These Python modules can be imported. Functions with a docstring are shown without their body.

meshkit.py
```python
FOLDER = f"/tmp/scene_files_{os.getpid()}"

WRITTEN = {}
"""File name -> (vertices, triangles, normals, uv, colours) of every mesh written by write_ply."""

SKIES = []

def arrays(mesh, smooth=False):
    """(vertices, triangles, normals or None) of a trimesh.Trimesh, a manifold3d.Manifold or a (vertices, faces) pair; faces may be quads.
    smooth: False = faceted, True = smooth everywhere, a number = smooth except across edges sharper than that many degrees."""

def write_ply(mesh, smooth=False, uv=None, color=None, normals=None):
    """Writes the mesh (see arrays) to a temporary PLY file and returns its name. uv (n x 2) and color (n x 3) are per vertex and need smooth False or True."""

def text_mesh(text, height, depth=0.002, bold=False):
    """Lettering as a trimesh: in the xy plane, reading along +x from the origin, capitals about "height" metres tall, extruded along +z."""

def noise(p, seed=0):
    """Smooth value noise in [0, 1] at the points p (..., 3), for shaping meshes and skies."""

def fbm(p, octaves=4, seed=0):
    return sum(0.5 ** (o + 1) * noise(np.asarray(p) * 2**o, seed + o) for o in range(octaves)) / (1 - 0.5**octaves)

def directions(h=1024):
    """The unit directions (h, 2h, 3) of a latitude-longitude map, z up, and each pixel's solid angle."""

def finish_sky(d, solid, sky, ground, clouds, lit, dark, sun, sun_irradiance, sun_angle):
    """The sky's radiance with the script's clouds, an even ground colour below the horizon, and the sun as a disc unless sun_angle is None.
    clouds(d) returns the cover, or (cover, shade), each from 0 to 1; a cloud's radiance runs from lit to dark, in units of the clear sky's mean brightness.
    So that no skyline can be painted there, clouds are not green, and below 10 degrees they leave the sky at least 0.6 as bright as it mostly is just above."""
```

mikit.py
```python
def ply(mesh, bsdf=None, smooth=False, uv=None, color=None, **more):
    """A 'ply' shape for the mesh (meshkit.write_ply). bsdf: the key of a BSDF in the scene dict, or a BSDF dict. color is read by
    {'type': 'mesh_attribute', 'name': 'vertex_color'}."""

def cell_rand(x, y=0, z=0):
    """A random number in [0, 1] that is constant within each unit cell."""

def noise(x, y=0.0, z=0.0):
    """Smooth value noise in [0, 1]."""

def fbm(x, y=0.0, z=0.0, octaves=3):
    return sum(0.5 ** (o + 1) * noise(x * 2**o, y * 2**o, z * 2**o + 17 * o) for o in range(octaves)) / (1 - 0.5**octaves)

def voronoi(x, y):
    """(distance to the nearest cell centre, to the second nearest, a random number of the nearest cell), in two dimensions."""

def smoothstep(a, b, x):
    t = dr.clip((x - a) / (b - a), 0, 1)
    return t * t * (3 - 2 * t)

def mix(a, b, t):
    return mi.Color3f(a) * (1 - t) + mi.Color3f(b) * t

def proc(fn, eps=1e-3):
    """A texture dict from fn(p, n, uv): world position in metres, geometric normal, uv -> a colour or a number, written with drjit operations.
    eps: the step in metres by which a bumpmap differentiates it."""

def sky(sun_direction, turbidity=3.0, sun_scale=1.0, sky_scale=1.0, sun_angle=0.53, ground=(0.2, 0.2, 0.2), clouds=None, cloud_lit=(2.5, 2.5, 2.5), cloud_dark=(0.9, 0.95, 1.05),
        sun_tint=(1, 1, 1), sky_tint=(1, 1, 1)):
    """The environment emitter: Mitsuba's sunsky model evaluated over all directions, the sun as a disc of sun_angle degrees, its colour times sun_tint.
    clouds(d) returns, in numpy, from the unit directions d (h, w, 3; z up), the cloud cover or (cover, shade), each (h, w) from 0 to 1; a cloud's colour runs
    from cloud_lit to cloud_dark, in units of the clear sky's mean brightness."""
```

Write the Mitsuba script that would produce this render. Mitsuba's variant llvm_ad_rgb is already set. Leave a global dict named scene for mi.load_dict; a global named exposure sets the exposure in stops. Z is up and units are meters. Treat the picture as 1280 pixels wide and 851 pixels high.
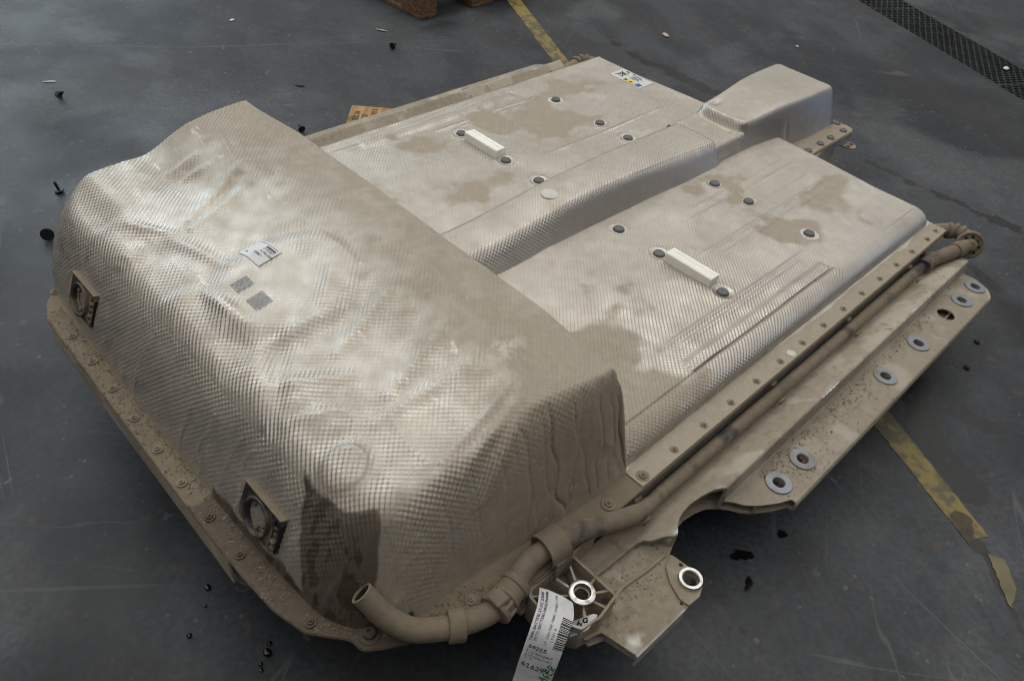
import math, random
import numpy as np
import trimesh
import shapely
from shapely.geometry import Polygon, LineString, Point
import drjit as dr
import mitsuba as mi
import mikit, meshkit
from mikit import proc, noise, fbm, smoothstep, mix, cell_rand

random.seed(7)
RNG = np.random.default_rng(7)
T = mi.ScalarTransform4f
scene, labels = {}, {}
Z0 = 0.28                      # deck plane above the floor; everything of the pack is drawn with the deck at z = 0

# ------------------------------------------------------------------ camera, light, exposure
exposure = 0.72
cam = np.array([-1.4213, -1.0727, 1.0882 + Z0])
yaw, pitch, roll = 0.717854, -0.734051, 0.125937
dv = np.array([math.cos(yaw) * math.cos(pitch), math.sin(yaw) * math.cos(pitch), math.sin(pitch)])
rv = np.cross(dv, [0, 0, 1]); rv /= np.linalg.norm(rv); uv_ = np.cross(rv, dv)
upv = -math.sin(roll) * rv + math.cos(roll) * uv_
scene['camera'] = {'type': 'perspective', 'fov': math.degrees(2 * math.atan(640 / 964.03)), 'fov_axis': 'x', 'near_clip': 0.05, 'far_clip': 100.0,
                   'to_world': T().look_at(origin=cam.tolist(), target=(cam + dv).tolist(), up=upv.tolist())}


def panel(key, centre, target, w, h, rgb, label, cat):
    scene[key] = {'type': 'rectangle', 'to_world': T().look_at(origin=centre, target=target, up=[0.01, 0.02, 1.0]) @ T().scale([w / 2, h / 2, 1]),
                  'emitter': {'type': 'area', 'radiance': {'type': 'rgb', 'value': rgb}}}
    labels[key] = {'label': label, 'category': cat}


panel('unseen_overhead_light', [3.0, 2.6, 6.4], [3.0, 2.6, 0.0], 20.0, 19.0, [0.60, 0.585, 0.555], 'added wide dim panel high overhead standing in for bounced hall light', 'roof light')  # added fill panel in place of light bounced around inside the hall
panel('unseen_overhead_light_001', [1.6, 2.6, 6.3], [1.6, 2.6, 0.0], 6.0, 1.8, [2.0, 1.93, 1.8], 'bright roof light strip high above the deck', 'roof light')
panel('unseen_overhead_light_002', [-0.6, 0.4, 6.3], [-0.6, 0.4, 0.0], 1.4, 4.0, [0.85, 0.82, 0.76], 'bright roof light strip high above the rear hump', 'roof light')
panel('hall_door', [0.0, 9.6, 3.9], [0.0, 0.0, 0.6], 5.0, 4.4, [1.5, 1.8, 2.0], 'open hall door with daylight on the left of the battery pack', 'door')
panel('hall_door_001', [8.0, -4.6, 1.5], [0.0, 0.0, 0.3], 2.6, 2.6, [0.34, 0.56, 1.0], 'open hall door with blue daylight on the right of the battery pack', 'door')


# ------------------------------------------------------------------ helpers
def add(key, mesh, bsdf, smooth=False, uv=None, off=Z0, **more):
    k, n = key, 0
    while k in scene:
        n += 1
        k = f'{key}_{n:03d}'
    if isinstance(mesh, dict):
        scene[k] = {**mesh, **more}
        return k
    if hasattr(mesh, 'to_mesh'):
        m = mesh.to_mesh()
        mesh = trimesh.Trimesh(m.vert_properties[:, :3], m.tri_verts, process=False)
    if isinstance(mesh, (tuple, list)) and isinstance(mesh[0], trimesh.Trimesh):
        mesh = trimesh.util.concatenate(list(mesh))
    if isinstance(mesh, trimesh.Trimesh):
        mesh = mesh.copy(); mesh.apply_translation([0, 0, off])
    else:
        mesh = (np.asarray(mesh[0]) + [0, 0, off], mesh[1])
    scene[k] = mikit.ply(mesh, bsdf, smooth=smooth, uv=uv, **more)
    return k


def name(k, label, cat=None, group=None, kind=None):
    labels[k] = {a: b for a, b in (('label', label), ('category', cat), ('group', group), ('kind', kind)) if b}


def cbox(lo, hi, ch=0.002):
    lo, hi = np.array(lo, float), np.array(hi, float)
    pts = []
    for a in range(3):
        l, h = lo + ch, hi - ch
        l[a], h[a] = lo[a], hi[a]
        pts += [[x, y, z] for x in (l[0], h[0]) for y in (l[1], h[1]) for z in (l[2], h[2])]
    return trimesh.convex.convex_hull(np.array(pts))


def lathe(prof, n=28, at=(0, 0, 0), axis=None):
    m = trimesh.creation.revolve(np.array(prof, float), sections=n)
    if axis is not None:
        m.apply_transform(trimesh.geometry.align_vectors([0, 0, 1], axis))
    m.apply_translation(at)
    return m


def extrude(poly, z0, z1):
    m = trimesh.creation.extrude_polygon(poly, z1 - z0, engine='earcut')
    m.apply_translation([0, 0, z0])
    return m


def manifold(m):
    import manifold3d
    m = m.copy(); m.merge_vertices()
    return manifold3d.Manifold(manifold3d.Mesh(np.asarray(m.vertices, np.float32), np.asarray(m.faces, np.uint32)))


def rounded(poly, r):
    return poly.buffer(-r, quad_segs=6).buffer(2 * r, quad_segs=6).buffer(-r, quad_segs=6)


def spline(pts, per=10):
    p = np.array(pts, float)
    p = np.vstack([2 * p[0] - p[1], p, 2 * p[-1] - p[-2]])
    out = []
    for i in range(1, len(p) - 2):
        a, b, c, d = p[i - 1], p[i], p[i + 1], p[i + 2]
        for t in np.linspace(0, 1, per, endpoint=False):
            out.append(0.5 * (2 * b + (c - a) * t + (2 * a - 5 * b + 4 * c - d) * t * t + (3 * b - 3 * c + d - a) * t ** 3))
    return np.array(out + [p[-2]])


def tube(path, r, n=20, caps=True):
    p = np.asarray(path, float)
    r = np.broadcast_to(r, (len(p),))
    t = np.gradient(p, axis=0); t /= np.linalg.norm(t, axis=1, keepdims=True)
    a = np.cross(t[0], [0, 0, 1.0])
    if np.linalg.norm(a) < 1e-6: a = np.array([1.0, 0, 0])
    A = []
    for i in range(len(p)):
        a = a - t[i] * (a @ t[i]); a /= np.linalg.norm(a); A.append(a)
    A = np.array(A); B = np.cross(t, A)
    an = np.arange(n) * 2 * np.pi / n
    v = p[:, None] + r[:, None, None] * (np.cos(an)[None, :, None] * A[:, None] + np.sin(an)[None, :, None] * B[:, None])
    i, j = np.meshgrid(np.arange(len(p) - 1), np.arange(n), indexing='ij')
    q = np.stack([i * n + j, i * n + (j + 1) % n, (i + 1) * n + (j + 1) % n, (i + 1) * n + j], -1).reshape(-1, 4)
    f = np.vstack([q[:, [0, 1, 2]], q[:, [0, 2, 3]]])
    v = v.reshape(-1, 3)
    if caps:
        k = len(v); v = np.vstack([v, p[:1], p[-1:]])
        jj = np.arange(n); e = (len(p) - 1) * n
        f = np.vstack([f, np.stack([np.full(n, k), (jj + 1) % n, jj], 1), np.stack([np.full(n, k + 1), e + jj, e + (jj + 1) % n], 1)])
    m = trimesh.Trimesh(v, f, process=False)
    m.fix_normals() if caps else None
    return m


def annulus_tube(p0, p1, ro, ri, n=24):
    p0, p1 = np.array(p0, float), np.array(p1, float)
    L = np.linalg.norm(p1 - p0); c = min(0.0015, (ro - ri) / 3)
    prof = [(ri, 0), (ro - c, 0), (ro, c), (ro, L - c), (ro - c, L), (ri, L), (ri, 0)]
    return lathe(prof, n, p0, p1 - p0)


def smin(a, b, k):
    h = np.clip(0.5 + 0.5 * (b - a) / k, 0, 1)
    return b * (1 - h) + a * h - k * h * (1 - h)


def sstep(a, b, x):
    t = np.clip((x - a) / (b - a), 0, 1)
    return t * t * (3 - 2 * t)


def vnoise(x, y, seed=0):
    """value noise in numpy, in [0, 1]"""
    g = np.random.default_rng(seed).random((64, 64))
    xi, yi = np.floor(x).astype(int), np.floor(y).astype(int)
    fx, fy = x - xi, y - yi
    fx, fy = fx * fx * (3 - 2 * fx), fy * fy * (3 - 2 * fy)
    G = lambda a, b: g[a % 64, b % 64]
    return (G(xi, yi) * (1 - fx) + G(xi + 1, yi) * fx) * (1 - fy) + (G(xi, yi + 1) * (1 - fx) + G(xi + 1, yi + 1) * fx) * fy


def vfbm(x, y, seed=0, o=3):
    return sum(0.5 ** (i + 1) * vnoise(x * 2 ** i, y * 2 ** i, seed + i) for i in range(o)) / (1 - 0.5 ** o)


def seg_dist(X, Y, a, b):
    a, b = np.array(a), np.array(b)
    d = b - a
    t = np.clip(((X - a[0]) * d[0] + (Y - a[1]) * d[1]) / (d @ d), 0, 1)
    return np.hypot(X - a[0] - t * d[0], Y - a[1] - t * d[1]), t


class Sheet:
    """a foil pressed over a height field: points, arc-length uv, and a sampler for things stuck onto it"""
    def __init__(self, xs, ys, fn, wrinkle=None, u0=None, v0=None, emboss=None):
        self.xs, self.ys = xs, ys
        X, Y = np.meshgrid(xs, ys, indexing='ij')
        P = np.stack([X, Y, fn(X, Y)], -1)
        cu = np.zeros(X.shape); cu[1:] = np.cumsum(np.linalg.norm(np.diff(P, axis=0), axis=2), axis=0)
        cvv = np.zeros(X.shape); cvv[:, 1:] = np.cumsum(np.linalg.norm(np.diff(P, axis=1), axis=2), axis=1)
        iu = np.argmin(abs(xs - (xs.mean() if u0 is None else u0))); iv = np.argmin(abs(ys - (ys.mean() if v0 is None else v0)))
        U = cu - cu[iu:iu + 1]; V = cvv - cvv[:, iv:iv + 1]
        if wrinkle is not None:
            N = self.normals(P)
            P = P + N * wrinkle(P, U, V, N)[..., None]
        self.S, self.SN = P, self.normals(P)          # the sheet before its dimples: what labels lie on
        if emboss is not None:
            k = 2 * math.pi / PITCH * math.sqrt(0.5)
            wob = 0.0010 * (vfbm(X * 9, Y * 9, 71, 2) - 0.5) * 4
            pat = 0.5 * (np.cos((U + V + wob) * k) + np.cos((U - V + 0.7 * wob) * k))
            P = P + self.SN * (emboss(P, self.SN) * pat)[..., None]
        self.P, self.N, self.U, self.V = P, self.normals(P), U, V

    @staticmethod
    def normals(P):
        a, b = np.gradient(P, axis=0), np.gradient(P, axis=1)
        n = np.cross(a, b); n /= np.linalg.norm(n, axis=2, keepdims=True) + 1e-12
        return n

    def mesh(self):
        n, m = self.U.shape
        i, j = np.meshgrid(np.arange(n - 1), np.arange(m - 1), indexing='ij')
        q = np.stack([i * m + j, (i + 1) * m + j, (i + 1) * m + j + 1, i * m + j + 1], -1).reshape(-1, 4)
        return (self.P.reshape(-1, 3), q), np.stack([self.U.ravel(), self.V.ravel()], 1)

    def at(self, x, y, h=0.0):
        from scipy.interpolate import RegularGridInterpolator as R
        if not hasattr(self, 'rp'):
            self.rp = R((self.xs, self.ys), self.S, bounds_error=False, fill_value=None)
            self.rn = R((self.xs, self.ys), self.SN, bounds_error=False, fill_value=None)
        q = np.stack(np.broadcast_arrays(x, y), -1)
        sh = q.shape[:-1] + (3,)
        n = self.rn(q).reshape(sh); n /= np.linalg.norm(n, axis=-1, keepdims=True)
        return self.rp(q).reshape(sh) + n * np.asarray(h)[..., None]

    def drape(self, m, o, ex, ey, lift):
        """a flat mesh (z = thickness) laid on the foil: its x runs along ex, its y along ey (plan vectors), from o"""
        m = m.copy(); v = np.array(m.vertices)
        x = o[0] + v[:, 0] * ex[0] + v[:, 1] * ey[0]; y = o[1] + v[:, 0] * ex[1] + v[:, 1] * ey[1]
        m.vertices = self.at(x, y, lift + v[:, 2])
        m.fix_normals()
        return m


def subdivided_rect(w, h, t, n=12, m=8):
    b = trimesh.creation.box([w, h, t]); b.apply_translation([w / 2, h / 2, t / 2])
    return b.subdivide_to_size(max(w / n, h / m))


# ------------------------------------------------------------------ materials
def rgb(c): return {'type': 'rgb', 'value': list(c)}


def mat(key, **kw):
    scene[key] = {'type': 'twosided', 'bsdf': {'type': 'principled', **kw}}
    return key


def ell(p, x, y, rx, ry, ang=0.0):
    """1 inside a soft ellipse in plan"""
    c, s = math.cos(ang), math.sin(ang)
    a = ((p.x - x) * c + (p.y - y) * s) / rx
    b = ((p.y - y) * c - (p.x - x) * s) / ry
    return dr.exp(-(a * a + b * b))


PITCH = 0.0080


def foil(key, dustfn, wetfn=None):
    def split(p, uv):
        d = dustfn(p, uv)
        w = wetfn(p, uv) if wetfn else mi.Float(0)
        return d, w

    def colour(p, n, uv):
        d, w = split(p, uv)
        g = fbm(p.x * 90, p.y * 90, p.z * 90, 2)
        tone = fbm(p.x * 6 + 3, p.y * 6, p.z * 6, 3)
        dust = mix((0.36, 0.308, 0.238), (0.27, 0.228, 0.172), dr.clip(0.6 * g + 0.7 * tone - 0.2, 0, 1))
        c = mix((0.58, 0.555, 0.515), dust, d)
        return mix(c, mix((0.045, 0.034, 0.024), (0.085, 0.066, 0.046), g), w)

    def rough(p, n, uv):
        d, w = split(p, uv)
        return (0.17 + 0.24 * d + 0.08 * fbm(p.x * 20, p.y * 20, p.z * 20, 2)) * (1 - w) + 0.55 * w

    def metal(p, n, uv):
        d, w = split(p, uv)
        return dr.clip(0.95 - 1.0 * d, 0, 1) * (1 - 0.9 * w)

    scene[key] = {'type': 'twosided', 'bsdf': {'type': 'principled', 'base_color': proc(colour), 'roughness': proc(rough), 'metallic': proc(metal), 'specular': 0.4}}
    return key


def speck(p, s=1.0):
    return fbm(p.x * 55 * s, p.y * 55 * s, p.z * 55 * s, 3)


def dust_hump(p, uv):
    x, y, z = p.x, p.y, p.z - Z0
    n = fbm(x * 9 + 5, y * 9, z * 9, 4)
    f = fbm(x * 40, y * 40, z * 40, 3)
    reg = (0.32 * smoothstep(-0.86, -0.66, x + 0.12 * (n - 0.5)) + 0.30 * ell(p, -0.68, -0.50, 0.14, 0.16) + 0.36 * smoothstep(-0.50, -0.585, y + 0.08 * (n - 0.5))
           + 0.22 * ell(p, -0.70, 0.46, 0.16, 0.16) - 0.12 * ell(p, -0.93, 0.10, 0.14, 0.3) - 0.45 * ell(p, -0.70, -0.44, 0.035, 0.022) * smoothstep(0.42, 0.62, fbm(x * 75, y * 75, z * 75, 3)) + 0.15 * ell(p, -1.05, -0.47, 0.06, 0.06))
    d = 0.50 + reg + 0.45 * (n - 0.5) + 0.5 * (f - 0.5)
    scr = smoothstep(0.70, 0.86, fbm(x * 70, y * 30 + 9, z * 50, 3))
    return dr.clip(d, 0.08, 0.95) * (1 - 0.5 * scr)


def wet_hump(p, uv):
    x, y, z = p.x, p.y, p.z - Z0
    n = fbm(x * 22, y * 22, z * 9, 4) - 0.5
    t = (x + 1.10) - (y + 0.50)
    a = (1 - smoothstep(0.082, 0.092, dr.abs(t) + 0.035 * n)) * (1 - smoothstep(0.116, 0.122, z + 0.022 * n - 0.02 * smoothstep(0.0, 0.08, t))) * (1 - smoothstep(-1.0, -0.99, x))
    b = (1 - smoothstep(-0.028, -0.018, z + 0.03 * n)) * (1 - smoothstep(-0.215, -0.205, y + 0.05 * n)) * (1 - smoothstep(-1.05, -1.04, x + 0.06 * n))
    w2 = smoothstep(0.48, 0.60, fbm(x * 60, y * 60, z * 14, 3))
    r = dr.sqrt(dr.square(x + 1.030) + dr.square(y + 0.432))
    c = smoothstep(0.031, 0.035, r + 0.012 * n) * (1 - smoothstep(0.037, 0.041, r + 0.012 * n))
    return dr.clip(dr.maximum(a, b) * (0.86 + 0.14 * w2) + 0.22 * c, 0, 1)


DECK_BLOTS = [(-0.47, -0.48, .10, .12, .5), (0.62, -0.42, .08, .06, .45), (0.62, -0.52, .06, .05, .4), (0.70, -0.36, .10, .04, .3), (0.40, -0.46, .07, .05, .4), (0.08, 0.46, .14, .07, .35), (-0.20, 0.44, .07, .10, .35),
              (-0.1, 0.20, .12, .04, .3), (0.60, 0.50, .12, .05, .35), (0.30, 0.38, .08, .06, .3), (0.05, -0.30, .10, .05, .3), (-0.24, -0.38, .16, .09, .25), (0.30, -0.16, .10, .04, .25), (0.45, 0.28, .1, .05, .2)]


def dust_deck(p, uv):
    x, y, z = p.x, p.y, p.z - Z0
    n = fbm(x * 8 + 2, y * 8 + 7, z * 8, 4)
    f = fbm(x * 40, y * 40, z * 40, 3)
    reg = mi.Float(0)
    for a, b, c, e, s in DECK_BLOTS:
        reg += s * ell(p, a, b, c * 1.35, e * 1.35)
    reg += 0.55 * smoothstep(0.635, 0.655, dr.abs(y) + 0.02 * (n - 0.5))
    d = 0.33 + 0.58 * smoothstep(0.20, 0.34, reg + 0.9 * (n - 0.5)) + 0.35 * (n - 0.5) + 0.4 * (f - 0.5) + 0.12 * smoothstep(0.50, 0.56, fbm(x * 5 + 20, y * 5, 4, 3))
    return dr.clip(d, 0.10, 0.93)


def dust_tunnel(p, uv):
    x, y, z = p.x, p.y, p.z - Z0
    n = fbm(x * 10 + 12, y * 10 + 7, z * 10, 4)
    f = fbm(x * 40, y * 40, z * 40, 3)
    d = 0.36 + 0.35 * ell(p, 0.575, 0.0, 0.05, 0.10) + 0.22 * ell(p, 0.95, 0.02, .2, .08) + 0.25 * ell(p, -.2, .04, .2, .03) + 0.6 * (n - 0.5) + 0.4 * (f - 0.5)
    return dr.clip(d, 0.08, 0.9)


foil('foil_rear', dust_hump, wet_hump)
foil('foil_deck', dust_deck)
foil('foil_tunnel', dust_tunnel)


def dusty(key, base, dust, lo, hi, metallic=0.85, r0=0.35, r1=0.8, scale=14.0, grain=0.0004, wet=None, spots=None):
    """a part of metal, rubber or plastic under a film of dried mud with an uneven edge and grains"""
    def cover(p):
        n = fbm(p.x * scale, p.y * scale, p.z * scale, 4)
        return smoothstep(lo, hi, n + 0.25 * (speck(p) - 0.5))

    def colour(p, n, uv):
        g = speck(p, 1.7)
        t = fbm(p.x * 5 + 8, p.y * 5, p.z * 5, 3)
        d = mix(dust, [c * 0.66 for c in dust], dr.clip(0.8 * g + 0.7 * t - 0.35, 0, 1))
        if spots:
            d = mix(d, (0.45, 0.41, 0.345), 0.6 * smoothstep(0.54, 0.68, fbm(p.x * 9 + 15, p.y * 14, p.z * 14, 4)))
            s = smoothstep(spots[0], spots[1], fbm(p.x * 95 + 4, p.y * 95, p.z * 95, 3)) * smoothstep(0.42, 0.60, fbm(p.x * 13 + 7, p.y * 13, p.z * 13, 3))
            d = mix(d, spots[2], s)
        c = mix(base, d, cover(p))
        if wet:
            c = mix(c, (0.055, 0.042, 0.028), wet(p, uv) * 0.9)
        return c

    def rough(p, n, uv):
        r = r0 + (r1 - r0) * cover(p)
        return r * (1 - wet(p, uv)) + 0.62 * wet(p, uv) if wet else r

    def metal(p, n, uv):
        return metallic * (1 - cover(p))

    def height(p, n, uv):
        return grain * fbm(p.x * 230, p.y * 230, p.z * 230, 3) * (0.3 + cover(p))
    inner = {'type': 'principled', 'base_color': proc(colour), 'roughness': proc(rough), 'metallic': proc(metal), 'specular': 0.4}
    scene[key] = {'type': 'twosided', 'bsdf': inner}
    return key


DUST = (0.35, 0.302, 0.238)
dusty('rail_metal', (0.56, 0.55, 0.54), DUST, 0.02, 0.34, spots=(0.56, 0.72, (0.245, 0.20, 0.145)))
dusty('plate_metal', (0.66, 0.65, 0.62), (0.33, 0.28, 0.21), 0.14, 0.42, spots=(0.54, 0.70, (0.22, 0.18, 0.13)))
dusty('tray_metal', (0.40, 0.38, 0.35), (0.23, 0.188, 0.135), -0.1, 0.25, metallic=0.5, wet=wet_hump, scale=30, grain=.0008)
dusty('edge_metal', (0.40, 0.40, 0.40), DUST, 0.20, 0.75, metallic=0.2, r0=0.5)
dusty('hose_rubber', (0.05, 0.047, 0.045), (0.225, 0.183, 0.135), 0.16, 0.40, metallic=0.0, r0=0.55, r1=0.85)
dusty('rivet_metal', (0.45, 0.44, 0.43), (0.27, 0.228, 0.172), 0.10, 0.40, wet=wet_hump)
dusty('vent_plastic', (0.030, 0.030, 0.031), (0.19, 0.155, 0.115), 0.28, 0.54, metallic=0.0, r0=0.4, r1=0.85, scale=22)
dusty('visor_dusty', (0.05, 0.048, 0.045), (0.22, 0.18, 0.13), 0.1, 0.35, metallic=0.0, r0=0.5, r1=0.85)
dusty('washer_steel', (0.29, 0.31, 0.345), (0.27, 0.24, 0.20), 0.42, 0.75, metallic=0.75, r0=0.42)
dusty('nose_metal', (0.50, 0.53, 0.57), (0.40, 0.35, 0.28), 0.5, 0.8)
dusty('bolt_dark', (0.13, 0.135, 0.14), (0.20, 0.18, 0.15), 0.55, 0.9, metallic=0.5, r0=0.4)
mat('grit_brown', base_color=proc(lambda p, n, uv: mix((0.24, 0.20, 0.145), (0.12, 0.095, 0.065), cell_rand(p.x * 180, p.y * 180))), roughness=0.9)
mat('bright_metal', base_color=proc(lambda p, n, uv: mix((0.74, 0.74, 0.73), (0.42, 0.38, 0.32), smoothstep(0.55, 0.75, fbm(p.x * 90, p.y * 90, p.z * 90, 3)))), metallic=1.0, roughness=proc(lambda p, n, uv: 0.22 + 0.3 * fbm(p.x * 140, p.y * 140, p.z * 140, 3)))
mat('black_plastic', base_color=rgb((0.012, 0.012, 0.013)), roughness=0.42)
mat('black_part_and_hole_shade', base_color=rgb((0.010, 0.010, 0.011)), roughness=0.8)  # black rubber and plastic; also painted as the shade in connector holes
mat('foam_white', base_color=proc(lambda p, n, uv: mix((0.90, 0.895, 0.84), (0.84, 0.83, 0.75), fbm(p.x * 40, p.y * 40, p.z * 40, 3))), roughness=0.75)
mat('label_white', base_color=rgb((0.58, 0.585, 0.59)), roughness=0.35)
mat('disc_white', base_color=proc(lambda p, n, uv: mix((0.62, 0.60, 0.57), (0.50, 0.47, 0.42), fbm(p.x * 60, p.y * 60, 0, 3))), roughness=0.6)
mat('tag_paper', base_color=proc(lambda p, n, uv: mix((0.66, 0.67, 0.70), (0.55, 0.56, 0.59), smoothstep(.45, .8, fbm(p.x * 30, p.y * 30, p.z * 30, 3)))), roughness=0.5)
mat('print_black', base_color=rgb((0.018, 0.018, 0.020)), roughness=0.6)
mat('print_grey', base_color=proc(lambda p, n, uv: mix((0.40, 0.405, 0.41), (0.30, 0.305, 0.31), fbm(p.x * 200, p.y * 200, p.z * 200, 2))), roughness=0.5)
mat('print_green', base_color=rgb((0.012, 0.17, 0.060)), roughness=0.5)
mat('print_yellow', base_color=rgb((0.72, 0.52, 0.03)), roughness=0.45)
mat('print_blue', base_color=rgb((0.015, 0.10, 0.38)), roughness=0.45)


def wood_mat(key, a, b, dark):
    def colour(p, n, uv):
        s = (p.x * 0.69 + p.y * 0.72); t = (p.x * 0.72 - p.y * 0.69)
        ring = fbm(s * 5, t * 90 + 3 * fbm(s * 4, t * 4, p.z * 5, 2), p.z * 90, 3)
        c = mix(a, b, smoothstep(0.3, 0.7, ring))
        return mix(c, dark, smoothstep(0.60, 0.75, fbm(p.x * 18, p.y * 18, p.z * 18, 4)) * 0.8)
    return mat(key, base_color=proc(colour), roughness=0.75)


wood_mat('wood_light', (0.40, 0.24, 0.10), (0.27, 0.145, 0.055), (0.08, 0.05, 0.03))
wood_mat('wood_old', (0.20, 0.115, 0.055), (0.12, 0.066, 0.033), (0.035, 0.025, 0.018))


# ---- the floor: sealed grey concrete, worn, scratched, with oily patches where the photograph shows them
def cap(p, a, b, r0, r1=None):
    """distance to a tapered stroke from a to b minus its radius"""
    dx, dy = b[0] - a[0], b[1] - a[1]
    t = dr.clip(((p.x - a[0]) * dx + (p.y - a[1]) * dy) / (dx * dx + dy * dy), 0, 1)
    return dr.sqrt(dr.square(p.x - a[0] - t * dx) + dr.square(p.y - a[1] - t * dy)) - (r0 + (((r0 if r1 is None else r1) - r0) * t))


WET = [((0.46, -0.88), (0.27, -1.00), 0.035, 0.055), ((0.30, -0.98), (0.20, -1.13), 0.05, 0.035), ((0.44, -0.86), (0.43, -0.99), 0.022, 0.012), ((0.43, -0.97), (0.52, -1.22), 0.012, 0.020),
       ((1.62, 1.30), (1.53, 1.0), 0.004, 0.010), ((1.53, 1.0), (1.527, 0.50), 0.018, 0.030), ((1.53, -0.2), (1.54, -1.0), 0.008, 0.018), ((1.2, -0.72), (0.95, -1.02), .012, .02)]
OIL = [((0.11, -1.135), (0.075, -1.165), 0.022, 0.016), ((0.066, -1.195), (0.058, -1.222), 0.024, 0.012), ((0.06, -1.21), (-0.02, -1.285), 0.009, 0.006), ((-0.02, -1.285), (-0.10, -1.37), 0.006, 0.008),
       ((-0.248, -0.884), (-0.247, -0.886), 0.012), ((-0.372, -0.850), (-0.35, -0.868), 0.013, 0.009), ((-0.40, -0.898), (-0.424, -0.912), 0.006, 0.010), ((-0.452, -0.930), (-0.455, -0.931), 0.005),
       ((-0.49, -0.905), (-0.492, -0.907), 0.006), ((-0.505, -0.95), (-0.507, -0.952), 0.007), ((-0.52, -0.93), (-0.522, -0.932), 0.007), ((-0.36, -0.92), (-0.361, -0.921), 0.004)]


SEAMS = [((-1.6, 3.05), (-.10, 2.06)), ((-.10, 2.06), (.9, 1.56)), ((-1.35, .62), (-1.9, 1.35)), ((-1.28, -.15), (-1.62, .12))]


def floor_masks(p):
    n = fbm(p.x * 16, p.y * 16, 3, 4) - 0.5
    w, o = mi.Float(9), mi.Float(9)
    for s in WET: w = dr.minimum(w, cap(p, *s))
    for s in OIL: o = dr.minimum(o, cap(p, *s))
    n2 = fbm(p.x * 70, p.y * 70, 5, 3) - 0.5
    wet = 1 - smoothstep(-0.006, 0.010, w + 0.075 * n + 0.02 * n2)
    oil = 1 - smoothstep(-0.002, 0.002, o + 0.016 * n2 + 0.012 * n)
    return wet, oil


def scratch(p, ang, freq, wdt, seed):
    c, s = math.cos(ang), math.sin(ang)
    a, b = p.x * c + p.y * s, p.y * c - p.x * s
    v = noise(a * 0.5 + seed, b * freq, seed)
    line = 1 - smoothstep(0, wdt, dr.abs(v - 0.5))
    return line * smoothstep(0.58, 0.72, fbm(a * 3.2 + seed, b * 6, seed + 5, 2))


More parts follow.
